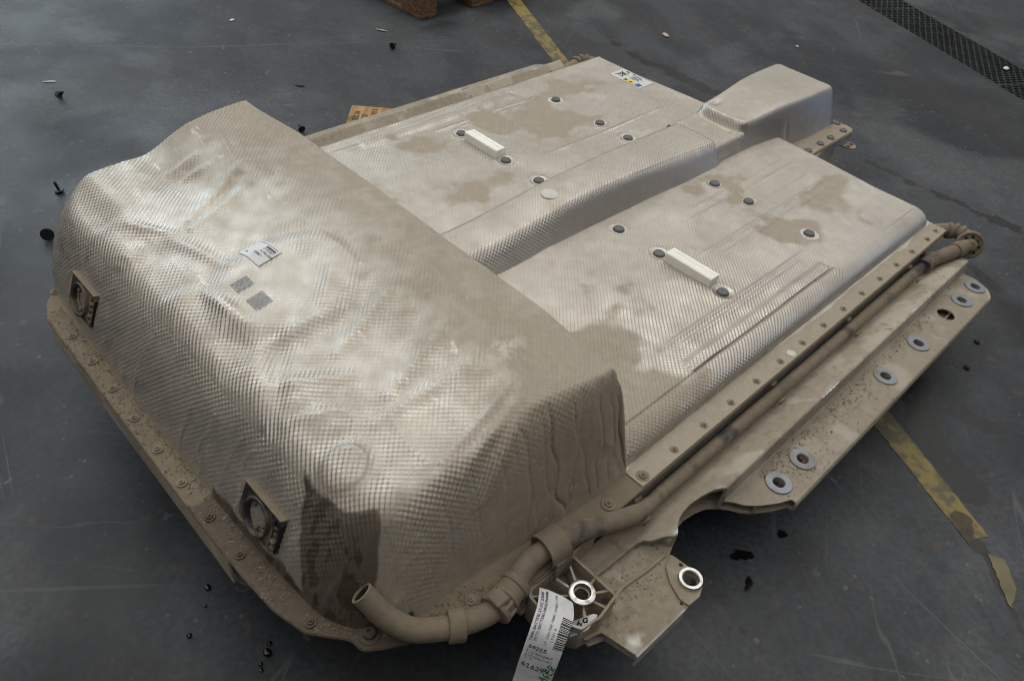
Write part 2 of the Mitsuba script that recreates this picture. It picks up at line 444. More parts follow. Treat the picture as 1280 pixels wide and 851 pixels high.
def floor_colour(p, n, uv):
    big = fbm(p.x * 1.3 + 4, p.y * 1.3 + 1, 2, 4)
    mid = fbm(p.x * 5, p.y * 5, 7, 4)
    fine = fbm(p.x * 120, p.y * 120, 1, 2)
    streak = fbm((p.x * 0.46 + p.y * 0.89) * 1.6, (p.x * 0.89 - p.y * 0.46) * 9, 11, 3)
    c = mix((0.0120, 0.0148, 0.0195), (0.037, 0.0425, 0.0495), smoothstep(0.32, 0.66, 0.40 * big + 0.32 * mid + 0.28 * streak))
    c = mix(c, (0.082, 0.090, 0.096), smoothstep(0.52, 0.72, fbm(p.x * 2.7 + 9, p.y * 2.7, 5, 5)) * 0.5)
    c = mix(c, (0.028, 0.028, 0.030), smoothstep(0.60, 0.72, fbm(p.x * 3.6 + 1, p.y * 3.6 + 8, 9, 4)) * 0.5)
    c = c * (0.68 + 0.64 * fine)
    sc = scratch(p, 0.5, 22, 0.010, 3.0) + scratch(p, 1.35, 26, 0.009, 8.0) + scratch(p, 2.3, 20, 0.009, 14.0)
    c = mix(c, (0.17, 0.17, 0.165), dr.clip(sc, 0, 1) * 0.28)
    pale = smoothstep(0.80, 0.86, fbm(p.x * 46 + 3, p.y * 46, 2, 3))
    c = mix(c, (0.14, 0.138, 0.13), pale * 0.5)
    rust = smoothstep(0.77, 0.84, fbm(p.x * 30 + 30, p.y * 30, 6, 3))
    c = mix(c, (0.075, 0.052, 0.034), rust * 0.7)
    sm = mi.Float(9)
    for a, b in SEAMS: sm = dr.minimum(sm, cap(p, a, b, 0.0))
    c = mix(c, (0.12, 0.12, 0.118), (1 - smoothstep(0.001, 0.006, sm + 0.010 * (mid - 0.5))) * 0.35)
    c = mix(c, (0.018, 0.019, 0.021), smoothstep(0.54, 0.66, fbm(p.x * 2.1 + 31, p.y * 2.1 + 5, 2, 5)) * 0.45)
    wet, oil = floor_masks(p)
    c = mix(c, c * 0.30, wet)
    return mix(c, (0.006, 0.006, 0.007), oil)


def floor_rough(p, n, uv):
    wet, oil = floor_masks(p)
    r = 0.40 + 0.28 * fbm(p.x * 4, p.y * 4, 3, 4) + 0.05 * fbm(p.x * 90, p.y * 90, 3, 2)
    r = r * (1 - wet) + 0.38 * wet
    return r * (1 - oil) + 0.10 * oil


mat('floor_concrete', base_color=proc(floor_colour), roughness=proc(floor_rough), specular=0.5)


def tape_colour(p, n, uv):
    w = fbm(p.x * 12, p.y * 12, 3, 4)
    g = fbm(p.x * 60, p.y * 60, 3, 3)
    c = mix((0.25, 0.195, 0.050), (0.15, 0.118, 0.038), dr.clip(w * 1.3 - 0.1 + 0.4 * (g - 0.5), 0, 1))
    c = mix(c, (0.075, 0.068, 0.050), smoothstep(0.46, 0.62, 0.6 * w + 0.4 * g) * 0.85)
    wet, oil = floor_masks(p)
    c = mix(c, c * 0.55, wet)
    return mix(c, (0.02, 0.016, 0.006), oil * 0.8)


mat('pit_concrete', base_color=rgb((0.09, 0.088, 0.085)), roughness=0.9)
mat('tape_yellow', base_color=proc(tape_colour), roughness=0.5)
mat('tape_pale', base_color=proc(lambda p, n, uv: mix((0.20, 0.165, 0.075), (0.10, 0.088, 0.055), fbm(p.x * 25, p.y * 25, 1, 3))), roughness=0.55)
mat('grate_steel', base_color=proc(lambda p, n, uv: mix((0.10, 0.115, 0.125), (0.05, 0.05, 0.052), fbm(p.x * 20, p.y * 20, p.z * 20, 3))), metallic=0.6, roughness=0.45)

# ------------------------------------------------------------------ the floor, its drain and markings
tdir = np.array([0.460, 0.888]); ndir = np.array([0.888, -0.460])
g0 = np.array([3.376, 0.798]); gw = 0.325
ga, gb = g0 - tdir * 2.2, g0 + tdir * 1.6
big = Polygon([(-14, -14), (18, -14), (18, 18), (-14, 18)])
slot = Polygon([ga, gb, gb + ndir * gw, ga + ndir * gw])
fl = trimesh.creation.extrude_polygon(big.difference(slot), 0.05, engine='earcut'); fl.apply_translation([0, 0, -0.05])
add('floor', fl, 'floor_concrete', off=0); name('floor', 'worn dark grey concrete hall floor', kind='structure')
pit = []
for a, b in ((ga, gb), (ga + ndir * gw, gb + ndir * gw)):
    o = -ndir if a is ga else ndir
    pit.append(extrude(Polygon([a, b, b + o * 0.03, a + o * 0.03]), -0.3, -0.05))
pit.append(extrude(Polygon([ga - ndir * .03, gb - ndir * .03, gb + ndir * (gw + .03), ga + ndir * (gw + .03)]), -0.32, -0.3))
k = add('drain_channel', pit, 'pit_concrete', off=0); name(k, 'dark drain channel sunk in the concrete floor', kind='structure')

strand = []
nseg = 17
pts = [np.array([i * gw / nseg, (0.0062 if i % 2 else -0.0062)]) for i in range(nseg + 1)]
for s in (1, -1):
    q = [(p[0], p[1] * s) for p in pts]
    strand.append(trimesh.creation.extrude_polygon(LineString(q).buffer(0.0030, cap_style=2, join_style=2), 0.016, engine='earcut'))
frameM = np.eye(4); frameM[:2, 0] = ndir; frameM[:2, 1] = tdir
sd = []
for s in strand:
    s.apply_transform(frameM); sd.append(mikit.ply(s, 'grate_steel'))
nst = int(3.8 / 0.0245)
for i in range(nst):
    q = ga + tdir * (0.014 + i * 0.0245)
    add('drain_grate__strand', sd[i % 2], None, to_world=T().translate([float(q[0]), float(q[1]), -0.017]))
bars = []
for a in (ga, ga + ndir * (gw - 0.008)):
    b = a + tdir * 3.8
    bars.append(extrude(Polygon([a, b, b + ndir * .008, a + ndir * .008]), -0.03, -0.0005))
add('drain_grate__edge_bar', bars[0], 'grate_steel', off=0); add('drain_grate__edge_bar', bars[1], 'grate_steel', off=0)
for tt in (1.05, 2.05, 3.05):
    a = ga + tdir * tt
    add('drain_grate__cross_bar', extrude(Polygon([a, a + tdir * .006, a + tdir * .006 + ndir * gw, a + ndir * gw]), -0.02, 0.0005), 'grate_steel', off=0)
name('drain_grate', 'dark steel drain grate of diamond mesh set in the floor', 'drain grate')


def tape(key, pts, z, bs, label):
    poly = Polygon(pts)
    # worn, slightly ragged edges
    c = np.array(poly.segmentize(0.012).exterior.coords)[:-1]
    c = c + 0.0035 * (RNG.random(c.shape) - 0.5)
    m = trimesh.creation.extrude_polygon(Polygon(c).buffer(0), 0.0025, engine='earcut'); m.apply_translation([0, 0, z])
    k = add(key, m, bs, off=0); name(k, label, 'tape', 'yellow tape on the floor')


td = np.array([0.470, 0.883]); tn = np.array([0.883, -0.470]); tc = np.array([0.2707, -0.8864])
# one strip passes under the pack: its middle is unseen but real
tape('floor_tape', [(1.182 + 0.47 * -1.2 - .031, 1.129 - 0.883 * 1.2 + .016), (1.66, 2.105), (1.725, 2.07), (1.182 + 0.47 * -1.2 + .031, 1.129 - .883 * 1.2 - .016)], -0.0008, 'tape_yellow', 'worn yellow floor tape running from the far side of the pack to the dark pallet')
tape('floor_tape', [(0.55, -0.27), (0.62, -0.31), (0.1105, -1.2007), (0.088, -1.185), (0.0527, -1.1781)], -0.0008, 'tape_yellow', 'yellow floor tape with dark wet stains coming out from under the right rail')
tape('floor_tape', [(0.062, -1.216), (0.078, -1.247), (0.022, -1.292), (-0.035, -1.300), (0.012, -1.258)][::-1], -0.0008, 'tape_pale', 'torn pale yellow tape scrap at the crack beside the tape end')

# ------------------------------------------------------------------ battery pack: tray and flange
PK = 'battery_pack'
name(PK, 'large dusty battery pack under embossed aluminium foil, lying on a wooden pallet', 'battery pack')
FZ = -0.0425
outline = Polygon([(-1.197, .40), (-1.178, .455), (-1.14, .50), (-1.09, .56), (-1.04, .63), (-.98, .675), (-.90, .69), (.80, .69), (.835, .66), (.838, .25), (.86, .215), (1.17, .215), (1.20, .18), (1.20, -.185), (1.18, -.215),
                   (.86, -.215), (.838, -.25), (.835, -.66), (.815, -.69), (-.90, -.69), (-.998, -.673), (-1.05, -.650), (-1.105, -.620), (-1.130, -.603), (-1.134, -.577), (-1.178, -.524), (-1.194, -.462), (-1.200, -.383), (-1.202, -.300)])
flange = rounded(outline, 0.012)
add(PK + '__tray_flange', extrude(flange, FZ - 0.006, FZ), 'tray_metal')
lip = trimesh.creation.extrude_polygon(flange.buffer(0.0015).difference(flange.buffer(-0.004)), 0.004, engine='earcut'); lip.apply_translation([0, 0, FZ - 0.0055])
add(PK + '__flange_edge', lip, 'tray_metal')
body = Polygon([(-1.196, .40), (-1.14, .45), (-.9, .66), (.80, .682), (.815, .24), (1.15, .19), (1.15, -.19), (.815, -.24), (.80, -.682), (-.85, -.682), (-.98, -.62), (-1.10, -.47), (-1.17, -.37), (-1.192, -.335)])
add(PK + '__tray', extrude(rounded(body, 0.01), -0.134, FZ - 0.0062), 'edge_metal')
# folded rim plate along the front of the tray
sk = Polygon([(-1.1985, .395), (-1.2035, -.34), (-1.2005, -.3425), (-1.1955, .3925)])
add(PK + '__skirt', extrude(sk, -0.112, -0.0487), 'rail_metal')

# ------------------------------------------------------------------ foil over the deck
BOLTS = [(.408, y) for y in (.408, .2762, .1612, -.1612, -.2762, -.408)]
BOLTS = []
for L, ys in ((0.4079, (.4675, .2762, .1612)), (0.0, (.4675, .2763, .1447))):
    for y in ys:
        BOLTS += [(L, y), (L, -y)]


def deck_h(X, Y):
    w = np.abs(Y)
    far = 0.824 + 0.028 * np.clip(1 - (Y / 0.45) ** 2, 0, 1)
    s1 = np.clip(np.where(Y < 0, (0.638 - w) / 0.052, (0.648 - w) / 0.026), 0, 1)
    s2 = np.clip((far - X) / 0.026, 0, 1)
    s = 1 - np.clip(np.hypot(1 - s1, 1 - s2), 0, 1)
    h = -0.040 + 0.038 * np.sqrt(np.clip(1 - (1 - s) ** 2.2, 0, 1))
    top = sstep(0.9, 1.0, s)
    sw = 0.010 * (vfbm(X * 5 + 3, Y * 5 + 9, 11, 2) - 0.5) + 0.004 * (vfbm(X * 14, Y * 14, 12, 2) - 0.5)
    sgn = sstep(0.0, 0.02, w - 0.545) * (1 - sstep(0.583, 0.586, w)) * sstep(-0.285, -0.275, X) * (1 - sstep(0.305, 0.318, X))
    sw = sw + 0.0040 * sgn
    sw = sw - 0.0045 * np.exp(-((w - 0.588) / 0.0028) ** 2) * (X > -0.53) * (X < 0.325)
    for yy, x0, x1, a in ((-0.345, 0.05, 0.75, .0016), (-0.375, 0.1, 0.7, .0014), (-0.30, 0.3, 0.75, .0012), (-0.235, 0.15, .75, .0014), (-0.50, -.3, .35, .0016), (-.52, -.28, .32, .0012), (-.205, .2, .75, .0012), (.52, -.1, .6, .0014), (.50, 0, .5, .0012), (.23, .1, .7, .0012)):
        sw = sw + 1.7 * a * np.exp(-((Y - yy) / 0.006) ** 2) * sstep(x0, x0 + .08, X) * (1 - sstep(x1 - .08, x1, X))
    for bx, by in BOLTS:
        r = np.hypot(X - bx, Y - by)
        sw = sw * (1 - np.exp(-(r / 0.022) ** 4)) - 0.0018 * np.exp(-(r / 0.022) ** 4) + 0.0012 * np.exp(-((r - 0.028) / 0.006) ** 2)
    flat = np.where(s > 0, 0, 0.0008 * (vfbm(X * 30, Y * 30, 13, 2) - 0.5))
    return h + sw * top + flat


xs = np.concatenate([np.arange(-0.566, 0.785, 0.0020), np.arange(0.785, 0.862, 0.0011)])
ys = np.concatenate([np.arange(-0.6885, -0.575, 0.0013), np.arange(-0.575, 0.575, 0.0020), np.arange(0.575, 0.6886, 0.0016)])


def deck_emb(P, N):
    X, Y = P[..., 0], P[..., 1]
    a = 0.0012 * (0.6 + 0.65 * vfbm(X * 7, Y * 7, 81, 3))
    for bx, by in BOLTS:
        a = a * (1 - np.exp(-(np.hypot(X - bx, Y - by) / .026) ** 6))
    crush = sstep(.645, .66, np.abs(Y))
    return a * (1 - .5 * crush)


deck = Sheet(xs, ys, deck_h, u0=0, v0=0, emboss=deck_emb)
m, uvs = deck.mesh()
cen = m[0][m[1]].mean(1)
keep = ~((cen[:, 2] < -0.036) & (cen[:, 0] > 0.832)) & ~((abs(cen[:, 1]) < .042) & (cen[:, 0] < .8))
add(PK + '__deck_cover', (m[0], m[1][keep]), 'foil_deck', smooth=True)


# tunnel along the middle
def tun_h(X, Y):
    w = np.abs(Y)
    ht = 0.050 + 0.023 * sstep(-0.42, 0.0, X) - 0.015 * sstep(0.1, 0.5, X)
    a = 0.058 + 0.017 * sstep(-0.1, 0.5, X)
    b = a + 0.032
    wall = (b - w) / (b - a) * ht
    h = smin(wall, ht + 0.003 * (1 - (w / 0.07) ** 2) + 0.003 * (vfbm(X * 9, Y * 9, 21, 2) - 0.5), 0.022)
    h = h - 0.0014 * np.exp(-((Y + 0.066 + .02 * (X - .3)) / 0.003) ** 2) * sstep(.12, .2, X) * (1 - sstep(.42, .47, X))
    r = np.hypot(X + 0.119, Y - 0.002)
    h = h * (1 - 0.0 * r) - 0.0015 * np.exp(-(r / 0.02) ** 4)
    return np.clip(np.where(X > .5095, -.012, h), -0.012, 1)


tun = Sheet(np.arange(-0.566, 0.5125, 0.0021), np.arange(-0.112, 0.1121, 0.0012), tun_h, u0=0, v0=0, emboss=lambda P, N: 0.0011 * (0.6 + 0.6 * vfbm(P[..., 0] * 9, P[..., 1] * 9, 82, 2)) * (1 - np.exp(-(np.hypot(P[..., 0] + .119, P[..., 1] - .002) / .027) ** 6)))
m, uvs = tun.mesh(); add(PK + '__tunnel_cover', m, 'foil_tunnel', smooth=True)


def end_h(X, Y):
    w = np.abs(Y - 0.004)
    top = 0.047 + 0.031 * sstep(0.628, 0.656, X - 0.01 * (w / .07) ** 4) + 0.012 * sstep(0.68, 0.88, X) - 0.004 * sstep(0.95, 1.15, X)
    top = top + 0.003 * (vfbm(X * 10, Y * 10, 31, 2) - 0.5) - 0.005 * np.exp(-((X - .70) / .02) ** 2 - ((Y - .06) / .012) ** 2)
    b = 0.103 + 0.033 * sstep(0.60, 1.05, X)
    wall = (b - w) * 3.2
    # a narrow ledge half way up the side wall near the recess
    wall = wall - 0.004 * np.exp(-((wall - 0.018) / 0.006) ** 2) * (1 - sstep(.62, .66, X))
    fr = 0.085 + (1.148 - X) * 4.0
    wall = smin(wall, fr, 0.06)
    h = smin(wall, top, 0.020)
    # small pocket in the right wall
    h = h - 0.010 * np.exp(-((X - 0.872) / 0.010) ** 2) * np.exp(-((Y + 0.122) / .012) ** 2)
    return np.maximum(h, -0.0445)


endc = Sheet(np.concatenate([np.arange(0.502, 1.13, .0021), np.arange(1.13, 1.195, .001)]), np.concatenate([np.arange(-0.165, -.06, 0.0009), np.arange(-.06, .06, .002), np.arange(.06, .1651, .0014)]), end_h, u0=.8, v0=0, emboss=lambda P, N: 0.0012 * (0.5 + 0.6 * vfbm(P[..., 0] * 9, P[..., 1] * 9, 83, 2)))
m, uvs = endc.mesh(); add(PK + '__tunnel_end_cover', m, 'foil_tunnel', smooth=True)
# the plate under the tunnel end, with its bolts and a lug
nose = rounded(Polygon([(.80, -.212), (1.185, -.212), (1.20, -.195), (1.20, .195), (1.185, .212), (.80, .212)]), 0.02)
add(PK + '__nose_plate', extrude(nose, FZ - 0.0005, FZ + 0.003), 'rail_metal')
nb = []
sidep = Polygon([(.83, -.208), (1.19, -.208), (1.197, -.20), (1.197, .20), (1.19, .208), (.83, .208)])
add(PK + '__nose_wall', extrude(sidep.difference(sidep.buffer(-0.006)), -0.085, -0.0488), 'nose_metal')
lug = Polygon(np.vstack([Point(1.172, -.222).buffer(.024).exterior.coords])).union(shapely.box(1.148, -.222, 1.196, -.19))
lug = lug.difference(Point(1.160, -.226).buffer(.0075)).difference(Point(1.184, -.224).buffer(.0075))
add(PK + '__nose_lug', extrude(lug, -0.091, -0.086), 'rail_metal')


# ------------------------------------------------------------------ foil over the rear hump
FOLDS = [((-.745, .345), (-.915, .262), .0060, .011), ((-.765, .275), (-.925, .235), .0055, .011), ((-.80, .455), (-.865, .455), .0050, .011), ((-.80, .40), (-.865, .41), .0055, .012), ((-.725, .485), (-.755, .365), .0035, .008),
         ((-.775, .31), (-.90, .262), -.0045, .012), ((-1.01, .335), (-.955, .245), .0045, .010), ((-1.03, .335), (-1.00, .20), -.0065, .022), ((-.97, .24), (-.93, .08), .0050, .014), ((-.90, .42), (-.84, .44), -.005, .02),
         ((-.74, -.18), (-.91, -.238), .0060, .013), ((-.736, -.32), (-.90, -.373), .0062, .014), ((-.70, -.25), (-.86, -.31), -.0035, .02), ((-1.033, -.136), (-.856, -.156), .0050, .014), ((-.966, -.138), (-1.063, -.296), -.0070, .020),
         ((-.80, -.07), (-.86, -.13), .0045, .016), ((-.92, -.30), (-1.03, -.22), .0055, .016), ((-.66, .1), (-.80, .02), .0030, .020), ((-.95, -.40), (-.78, -.42), .0040, .014), ((-.85, -.46), (-.70, -.38), .0035, .014),
         ((-1.00, .05), (-.985, -.08), .0055, .014), ((-1.05, -.30), (-.98, -.34), .0050, .014), ((-.62, -.30), (-.60, .20), .0020, .02)]
FOLDS += [((-.755 - .012 * i, -.500 - .016 * i), (-.925 + .006 * i, -.532 - .015 * i), .0030 * (1 if i % 2 == 0 else -.8), .0055) for i in range(6)]


def rear_h(X, Y):
    Yc = np.where(Y > 0, Y * 1.0, Y)
    top = np.interp(X, [-1.3, -1.12, -1.06, -1.0, -.93, -.88, -.83, -.76, -.70, -.5], [.095, .112, .130, .148, .160, .168, .178, .198, .203, .201])
    top = top + 0.010 * (vfbm(X * 4.5 + 1, Y * 4.5, 41, 2) - 0.5)
    r = np.hypot(X + 0.885, Y + 0.035)
    top = top + 0.009 * (1 - sstep(0.105, 0.150, r)) - 0.002 * np.exp(-((r - 0.155) / 0.02) ** 2)
    r2 = np.hypot(X + 1.030, Y + 0.432)
    top = top + 0.0045 * (1 - sstep(0.026, 0.048, r2)) - 0.0012 * np.exp(-((r2 - .058) / .014) ** 2)
    for y0 in (.30, .02, -.22):
        top = top + 0.008 * np.exp(-((X + 1.035) / .035) ** 2) * (1 - sstep(.05, .085, np.abs(Y - y0)))
    xf = -1.163 + 0.014 * np.clip(np.abs(Y) / .5, 0, 1.2) ** 3
    hf = 3.6 * (X - xf) - 0.04
    yb = 0.616 + 0.032 * sstep(-1.0, -0.6, X)
    hs = 5.2 * (yb - np.abs(Y)) - 0.04
    hr = 9.0 * (-0.551 - X) - 0.04
    hc = 3.6 * ((X + 1.158) * 0.707 + (0.616 - np.abs(Y)) * 0.707 - 0.060) - 0.04
    hw = smin(hf, hs, 0.13); hw = smin(hw, hc, 0.12)
    top = top + sstep(.25, .45, Y) * (.010 * np.exp(-((X + 1.0) / .035) ** 2) - .014 * np.exp(-((X + .865) / .05) ** 2))
    h = smin(hw, top + .005, 0.11 + 0.11 * sstep(-.60, -.80, X) - 0.06 * sstep(.2, .45, Y))
    h = smin(h, hr, 0.028 + 0.16 * sstep(.36, .56, np.abs(Y)))
    return np.maximum(h, -0.0438)


def rear_wrinkle(P, U, V, N):
    X, Y, Z = P[..., 0], P[..., 1], P[..., 2]
    w = np.zeros(X.shape)
    for a, b, amp, wd in FOLDS:
        d, t = seg_dist(X, Y, a, b)
        w += amp * np.exp(-(d / wd) ** 2) * (0.35 + 0.65 * np.sin(np.pi * np.clip(t, .1, .9)))
    steep = 1 - sstep(0.45, 0.85, N[..., 2])
    base = sstep(-0.040, -0.015, Z)
    # long uneven vertical folds in the right wall, crushed at the rear corner
    q = U * 26 + 1.4 * vfbm(V * 16, U * 8, 51, 2)
    rid = 1 - np.abs(2 * vnoise(q, V * 5, 52) - 1)
    right = steep * sstep(-0.50, -0.56, Y) * 1.0
    zone = right * (0.25 + 0.75 * sstep(-0.86, -0.70, X))
    w += 0.0016 * (rid ** 2) * zone
    # thin sharp creases that run down the wall
    q2 = U * 17 + 0.9 * vfbm(V * 10, U * 7, 53, 2)
    ln = 1 - np.abs(2 * vnoise(q2, V * 3.0 + 2, 54) - 1)
    w -= 0.0060 * ln ** 14 * zone
    q4 = U * 42 + 0.8 * vfbm(V * 22, U * 9, 61, 2)
    w -= 0.0030 * (1 - np.abs(2 * vnoise(q4, V * 6, 62) - 1)) ** 9 * zone
    # crumple where the sheet was pressed round the other corners and along the foot of the walls
    foot = steep * (1 - sstep(-.01, .06, Z))
    q3 = V * 34 + 1.5 * vfbm(U * 20, V * 10, 55, 2)
    w += 0.0026 * ((1 - np.abs(2 * vnoise(q3, U * 6, 56) - 1)) ** 3) * (foot * (X < -1.05) + 0.4 * steep * (X < -1.0))
    kink = 1 - np.abs(2 * vfbm(X * 8 + 1.3 * vfbm(Y * 6, X * 6, 59), Y * 8, 57, 2) - 1)
    w += 0.0018 * (kink ** 4) * (0.15 + 0.85 * np.exp(-((X + .99) / .14) ** 2)) * (N[..., 2] > 0.3)
    w += 0.0016 * (vfbm(X * 18, Y * 22, 58, 2) - 0.5)
    w += 0.0060 * sstep(-.45, -.62, Y) * (vfbm(X * 11, Z * 11, 60, 2) - 0.5)
    return w * base


xs = np.concatenate([np.arange(-1.20, -1.178, 0.0025), np.arange(-1.178, -1.085, 0.00065), np.arange(-1.085, -0.60, 0.0020), np.arange(-0.60, -0.538, 0.0008)])
ys = np.concatenate([np.arange(-0.690, -0.655, 0.0025), np.arange(-0.655, -0.545, 0.00065), np.arange(-0.545, 0.55, 0.0020), np.arange(0.55, 0.655, 0.0010), np.arange(.655, .6901, .003)])


def rear_emb(P, N):
    X, Y, Z = P[..., 0], P[..., 1], P[..., 2]
    a = 0.00115 * (0.55 + 0.7 * vfbm(X * 8, Y * 8 + Z * 9, 84, 3))
    # flattened where the sheet was stretched over the rear edge and the near rear corner, and along the foot
    a = a * (1 - .45 * sstep(-.72, -.60, X)) * (1 - .5 * np.exp(-((X + .62) / .12) ** 2 - ((Y + .56) / .10) ** 2))
    a = a * (.35 + .65 * sstep(-.04, -.02, Z))
    return a


rear = Sheet(xs, ys, rear_h, rear_wrinkle, u0=-0.85, v0=0, emboss=rear_emb)
m, uvs = rear.mesh()
cen = m[0][m[1]].mean(1)
ins = shapely.contains_xy(flange.buffer(-0.004), cen[:, 0], cen[:, 1])
add(PK + '__rear_cover', (m[0], m[1][ins]), 'foil_rear', smooth=True)

# ------------------------------------------------------------------ rivets along the flange
rivet = trimesh.util.concatenate([lathe([(0.0136, 0), (0.0136, .0010), (.0128, .0016), (.0100, .0014), (.0092, .0008), (.0082, .0010), (.0076, .0040), (.0066, .0050), (.0036, .0050), (.0030, .0080), (.0020, .0090), (0, .0090)], 20)])
rp = mikit.ply(rivet, 'rivet_metal', smooth=40)
rs = rivet.copy(); rs.apply_scale([.70, .70, .8]); rps = mikit.ply(rs, 'rivet_metal', smooth=40)
RV = [(-.645 + .0985 * i, -.6725) for i in range(15)] + [(.798, -.669)]
RV += [(-1.152, .478), (-1.180, .3204), (-1.1795, .2237), (-1.181, .1295), (-1.183, .0336), (-1.1845, -.0615), (-1.187, -.1561), (-1.185, -.2493), (-1.184, -.344), (-1.164, -.5157), (-.76, -.6735), (-.872, -.670), (-.955, -.648)]
RV += [(x, -y) for x, y in RV[:16]]
for x, y in RV:
    add(PK + '__flange_rivet', rp if -.80 < x < -.50 else rps, None, to_world=T().translate([x, y, FZ + 0.0018 + Z0]) @ T().rotate([0, 0, 1], RNG.random() * 360))
k = add(PK + '__corner_bolt', [lathe([(.0165, 0), (.0165, .002), (.015, .003), (0, .003)], 24, (-1.109, -.590, FZ)), lathe([(.010, .003), (.010, .010), (.008, .012), (.004, .012), (.004, .009), (0, .009)], 20, (-1.109, -.590, FZ))], 'rivet_metal', smooth=35)
labels[k] = {'label': 'grey bolt and washer on the wet front corner of the flange'}
add(PK + '__inspection_plug', lathe([(.011, 0), (.011, .002), (.009, .003), (0, .0025)], 20, (-.010, -.6745, FZ + .0018)), 'disc_white', smooth=40)
for x, y in ((1.185, -.15), (1.150, -.192), (1.06, -.193), (.99, -.193), (.91, -.194), (1.185, 0), (1.185, .15)):
    add(PK + '__nose_bolt', lathe([(.0125, 0), (.012, .004), (.009, .006), (0, .006)], 16, (x, y, FZ + 0.003)), 'bolt_dark', smooth=40)

# deck bolts with flat hexagon-like heads
for x, y in BOLTS:
    z = float(deck.at(x, y)[2])
    hd = lathe([(.0165, 0), (.0165, .0005), (.0145, .0012), (.0142, .0055), (.0130, .0068), (0, .0068)], 10, (x, y, z + .0005))
    add(PK + '__deck_bolt', hd, 'bolt_dark', smooth=25)
    add(PK + '__bolt_patch', lathe([(.027, -.0005), (.027, .0008), (.0165, .0010), (.0, .0010)], 24, (x, y, z)), 'disc_white', smooth=40)

# foam blocks glued onto the deck
for s, nm in ((1, 'white foam block on the deck left of the tunnel'), (-1, 'white foam block on the deck right of the tunnel')):
    y0, y1 = sorted((s * .302, s * .437))
    prof = Polygon([(-.0145, -.001), (.0185, -.001), (.0205, .022), (.0195, .0245), (.009, .0250), (.0085, .0235), (.0065, .0235), (.006, .0250), (-.0125, .0250), (-.0150, .023)])
    b = trimesh.creation.extrude_polygon(prof, y1 - y0, engine='earcut')
    b.apply_transform(np.array([[1, 0, 0, 0], [0, 0, -1, y1], [0, 1, 0, 0], [0, 0, 0, 1.0]])); b.fix_normals()
    z = float(deck.at(0.0, s * .37)[2])
    b.apply_translation([0, 0, z])
    k = add(PK + '__foam_block', b, 'foam_white'); labels[k] = {'label': nm}

# white disc on the tunnel
q = tun.at(-0.119, 0.002)
k = add(PK + '__cover_disc', lathe([(.0225, 0), (.0225, .0018), (.020, .0028), (0, .0024)], 28, q), 'disc_white', smooth=40); labels[k] = {'label': 'round white disc on the tunnel cover'}

# warning label on the far left of the deck
ex, ey = (0, -1.0), (1.0, 0)
lab = deck.drape(subdivided_rect(.134, .077, .0006), (.717, .501), ex, ey, .0006)
k = add(PK + '__warning_label', lab, 'label_white'); labels[k] = {'label': 'white warning label with yellow and blue fields at the far corner of the deck'}


def onlab(m, x, y): return deck.drape(m, (.717 + y, .501 - x), ex, ey, .0017)


bx = lambda w, h: subdivided_rect(w, h, .0003, 3, 3)
sym = [LineString([(0.004, .004), (.036, .040)]), LineString([(.036, .006), (.006, .042)]), LineString([(.010, .030), (.013, .008), (.028, .008), (.031, .030), (.008, .031)]), LineString([(.014, .036), (.027, .036)])]
sm = trimesh.util.concatenate([trimesh.creation.extrude_polygon(l.buffer(.0014), .0003, engine='earcut') for l in sym])
pr = [onlab(sm, .006, .014), onlab(bx(.014, .006), .022, .064), onlab(bx(.009, .005), .050, .066)]
for i in range(7):
    pr.append(onlab(bx(.026 + .02 * ((i * 37 % 10) / 10), .0012), .062, .034 + .0052 * i))
add(PK + '__warning_label__print', pr, 'print_black')
add(PK + '__warning_label__yellow_field', [onlab(bx(.050, .017), .056, .004)], 'print_yellow')
add(PK + '__warning_label__blue_field', [onlab(bx(.017, .022), .1085, .006)], 'print_blue')
add(PK + '__warning_label__symbol', [deck.drape(bx(.011, .011), (.717 + .007, .501 - .058), ex, ey, .0022), deck.drape(bx(.009, .008), (.717 + .008, .501 - .082), ex, ey, .0022)], 'print_black')

# part sticker and stamped print on the round pad of the hump
ex, ey = (0.02, -0.9998), (0.9998, 0.02)
st = rear.drape(subdivided_rect(.070, .052, .0006), (-.899, .100), ex, ey, .0012)
k = add(PK + '__part_sticker', st, 'label_white'); labels[k] = {'label': 'small white part sticker on the hump'}


def onst(m, x, y, l=.0022): return rear.drape(m, (-.899 + y * ey[0] + x * ex[0], .100 + x * ex[1] + y * ey[1]), ex, ey, l)


tx = lambda s, h, b=False: meshkit.text_mesh(s, h, .0002, b)
pr = [onst(tx('P 32267', .0052), .034, .034), onst(tx('A: 79JL 2020', .0042), .034, .026), onst(tx('G00M 7', .0042), .027, .017), onst(tx('04', .0042), .010, .008), onst(bx(.060, .0008), .004, .047), onst(bx(.030, .0030), .034, .0405)]
add(PK + '__part_sticker__print', pr, 'print_black')
for x0, w_ in ((0, .030), (.055, .034)):
    x, bars_ = x0, []
    while x < x0 + w_:
        b = .0012 + .0018 * RNG.random()
        bars_.append(rear.drape(subdivided_rect(b, .034, .0003, 2, 10), (-.9600, .026 - x), (0.0, -1.0), (1, 0), .0008))
        x += b + .0012 + .0008 * RNG.random()
    k = add(PK + '__stamped_print', bars_, 'print_grey'); labels[k] = {'label': 'grey printed bars on the hump nearest the sticker' if x0 == 0 else 'grey printed bars on the hump farther from the sticker'}


# ------------------------------------------------------------------ pressure vents in the front wall of the hump
VENT_IN = 0.006


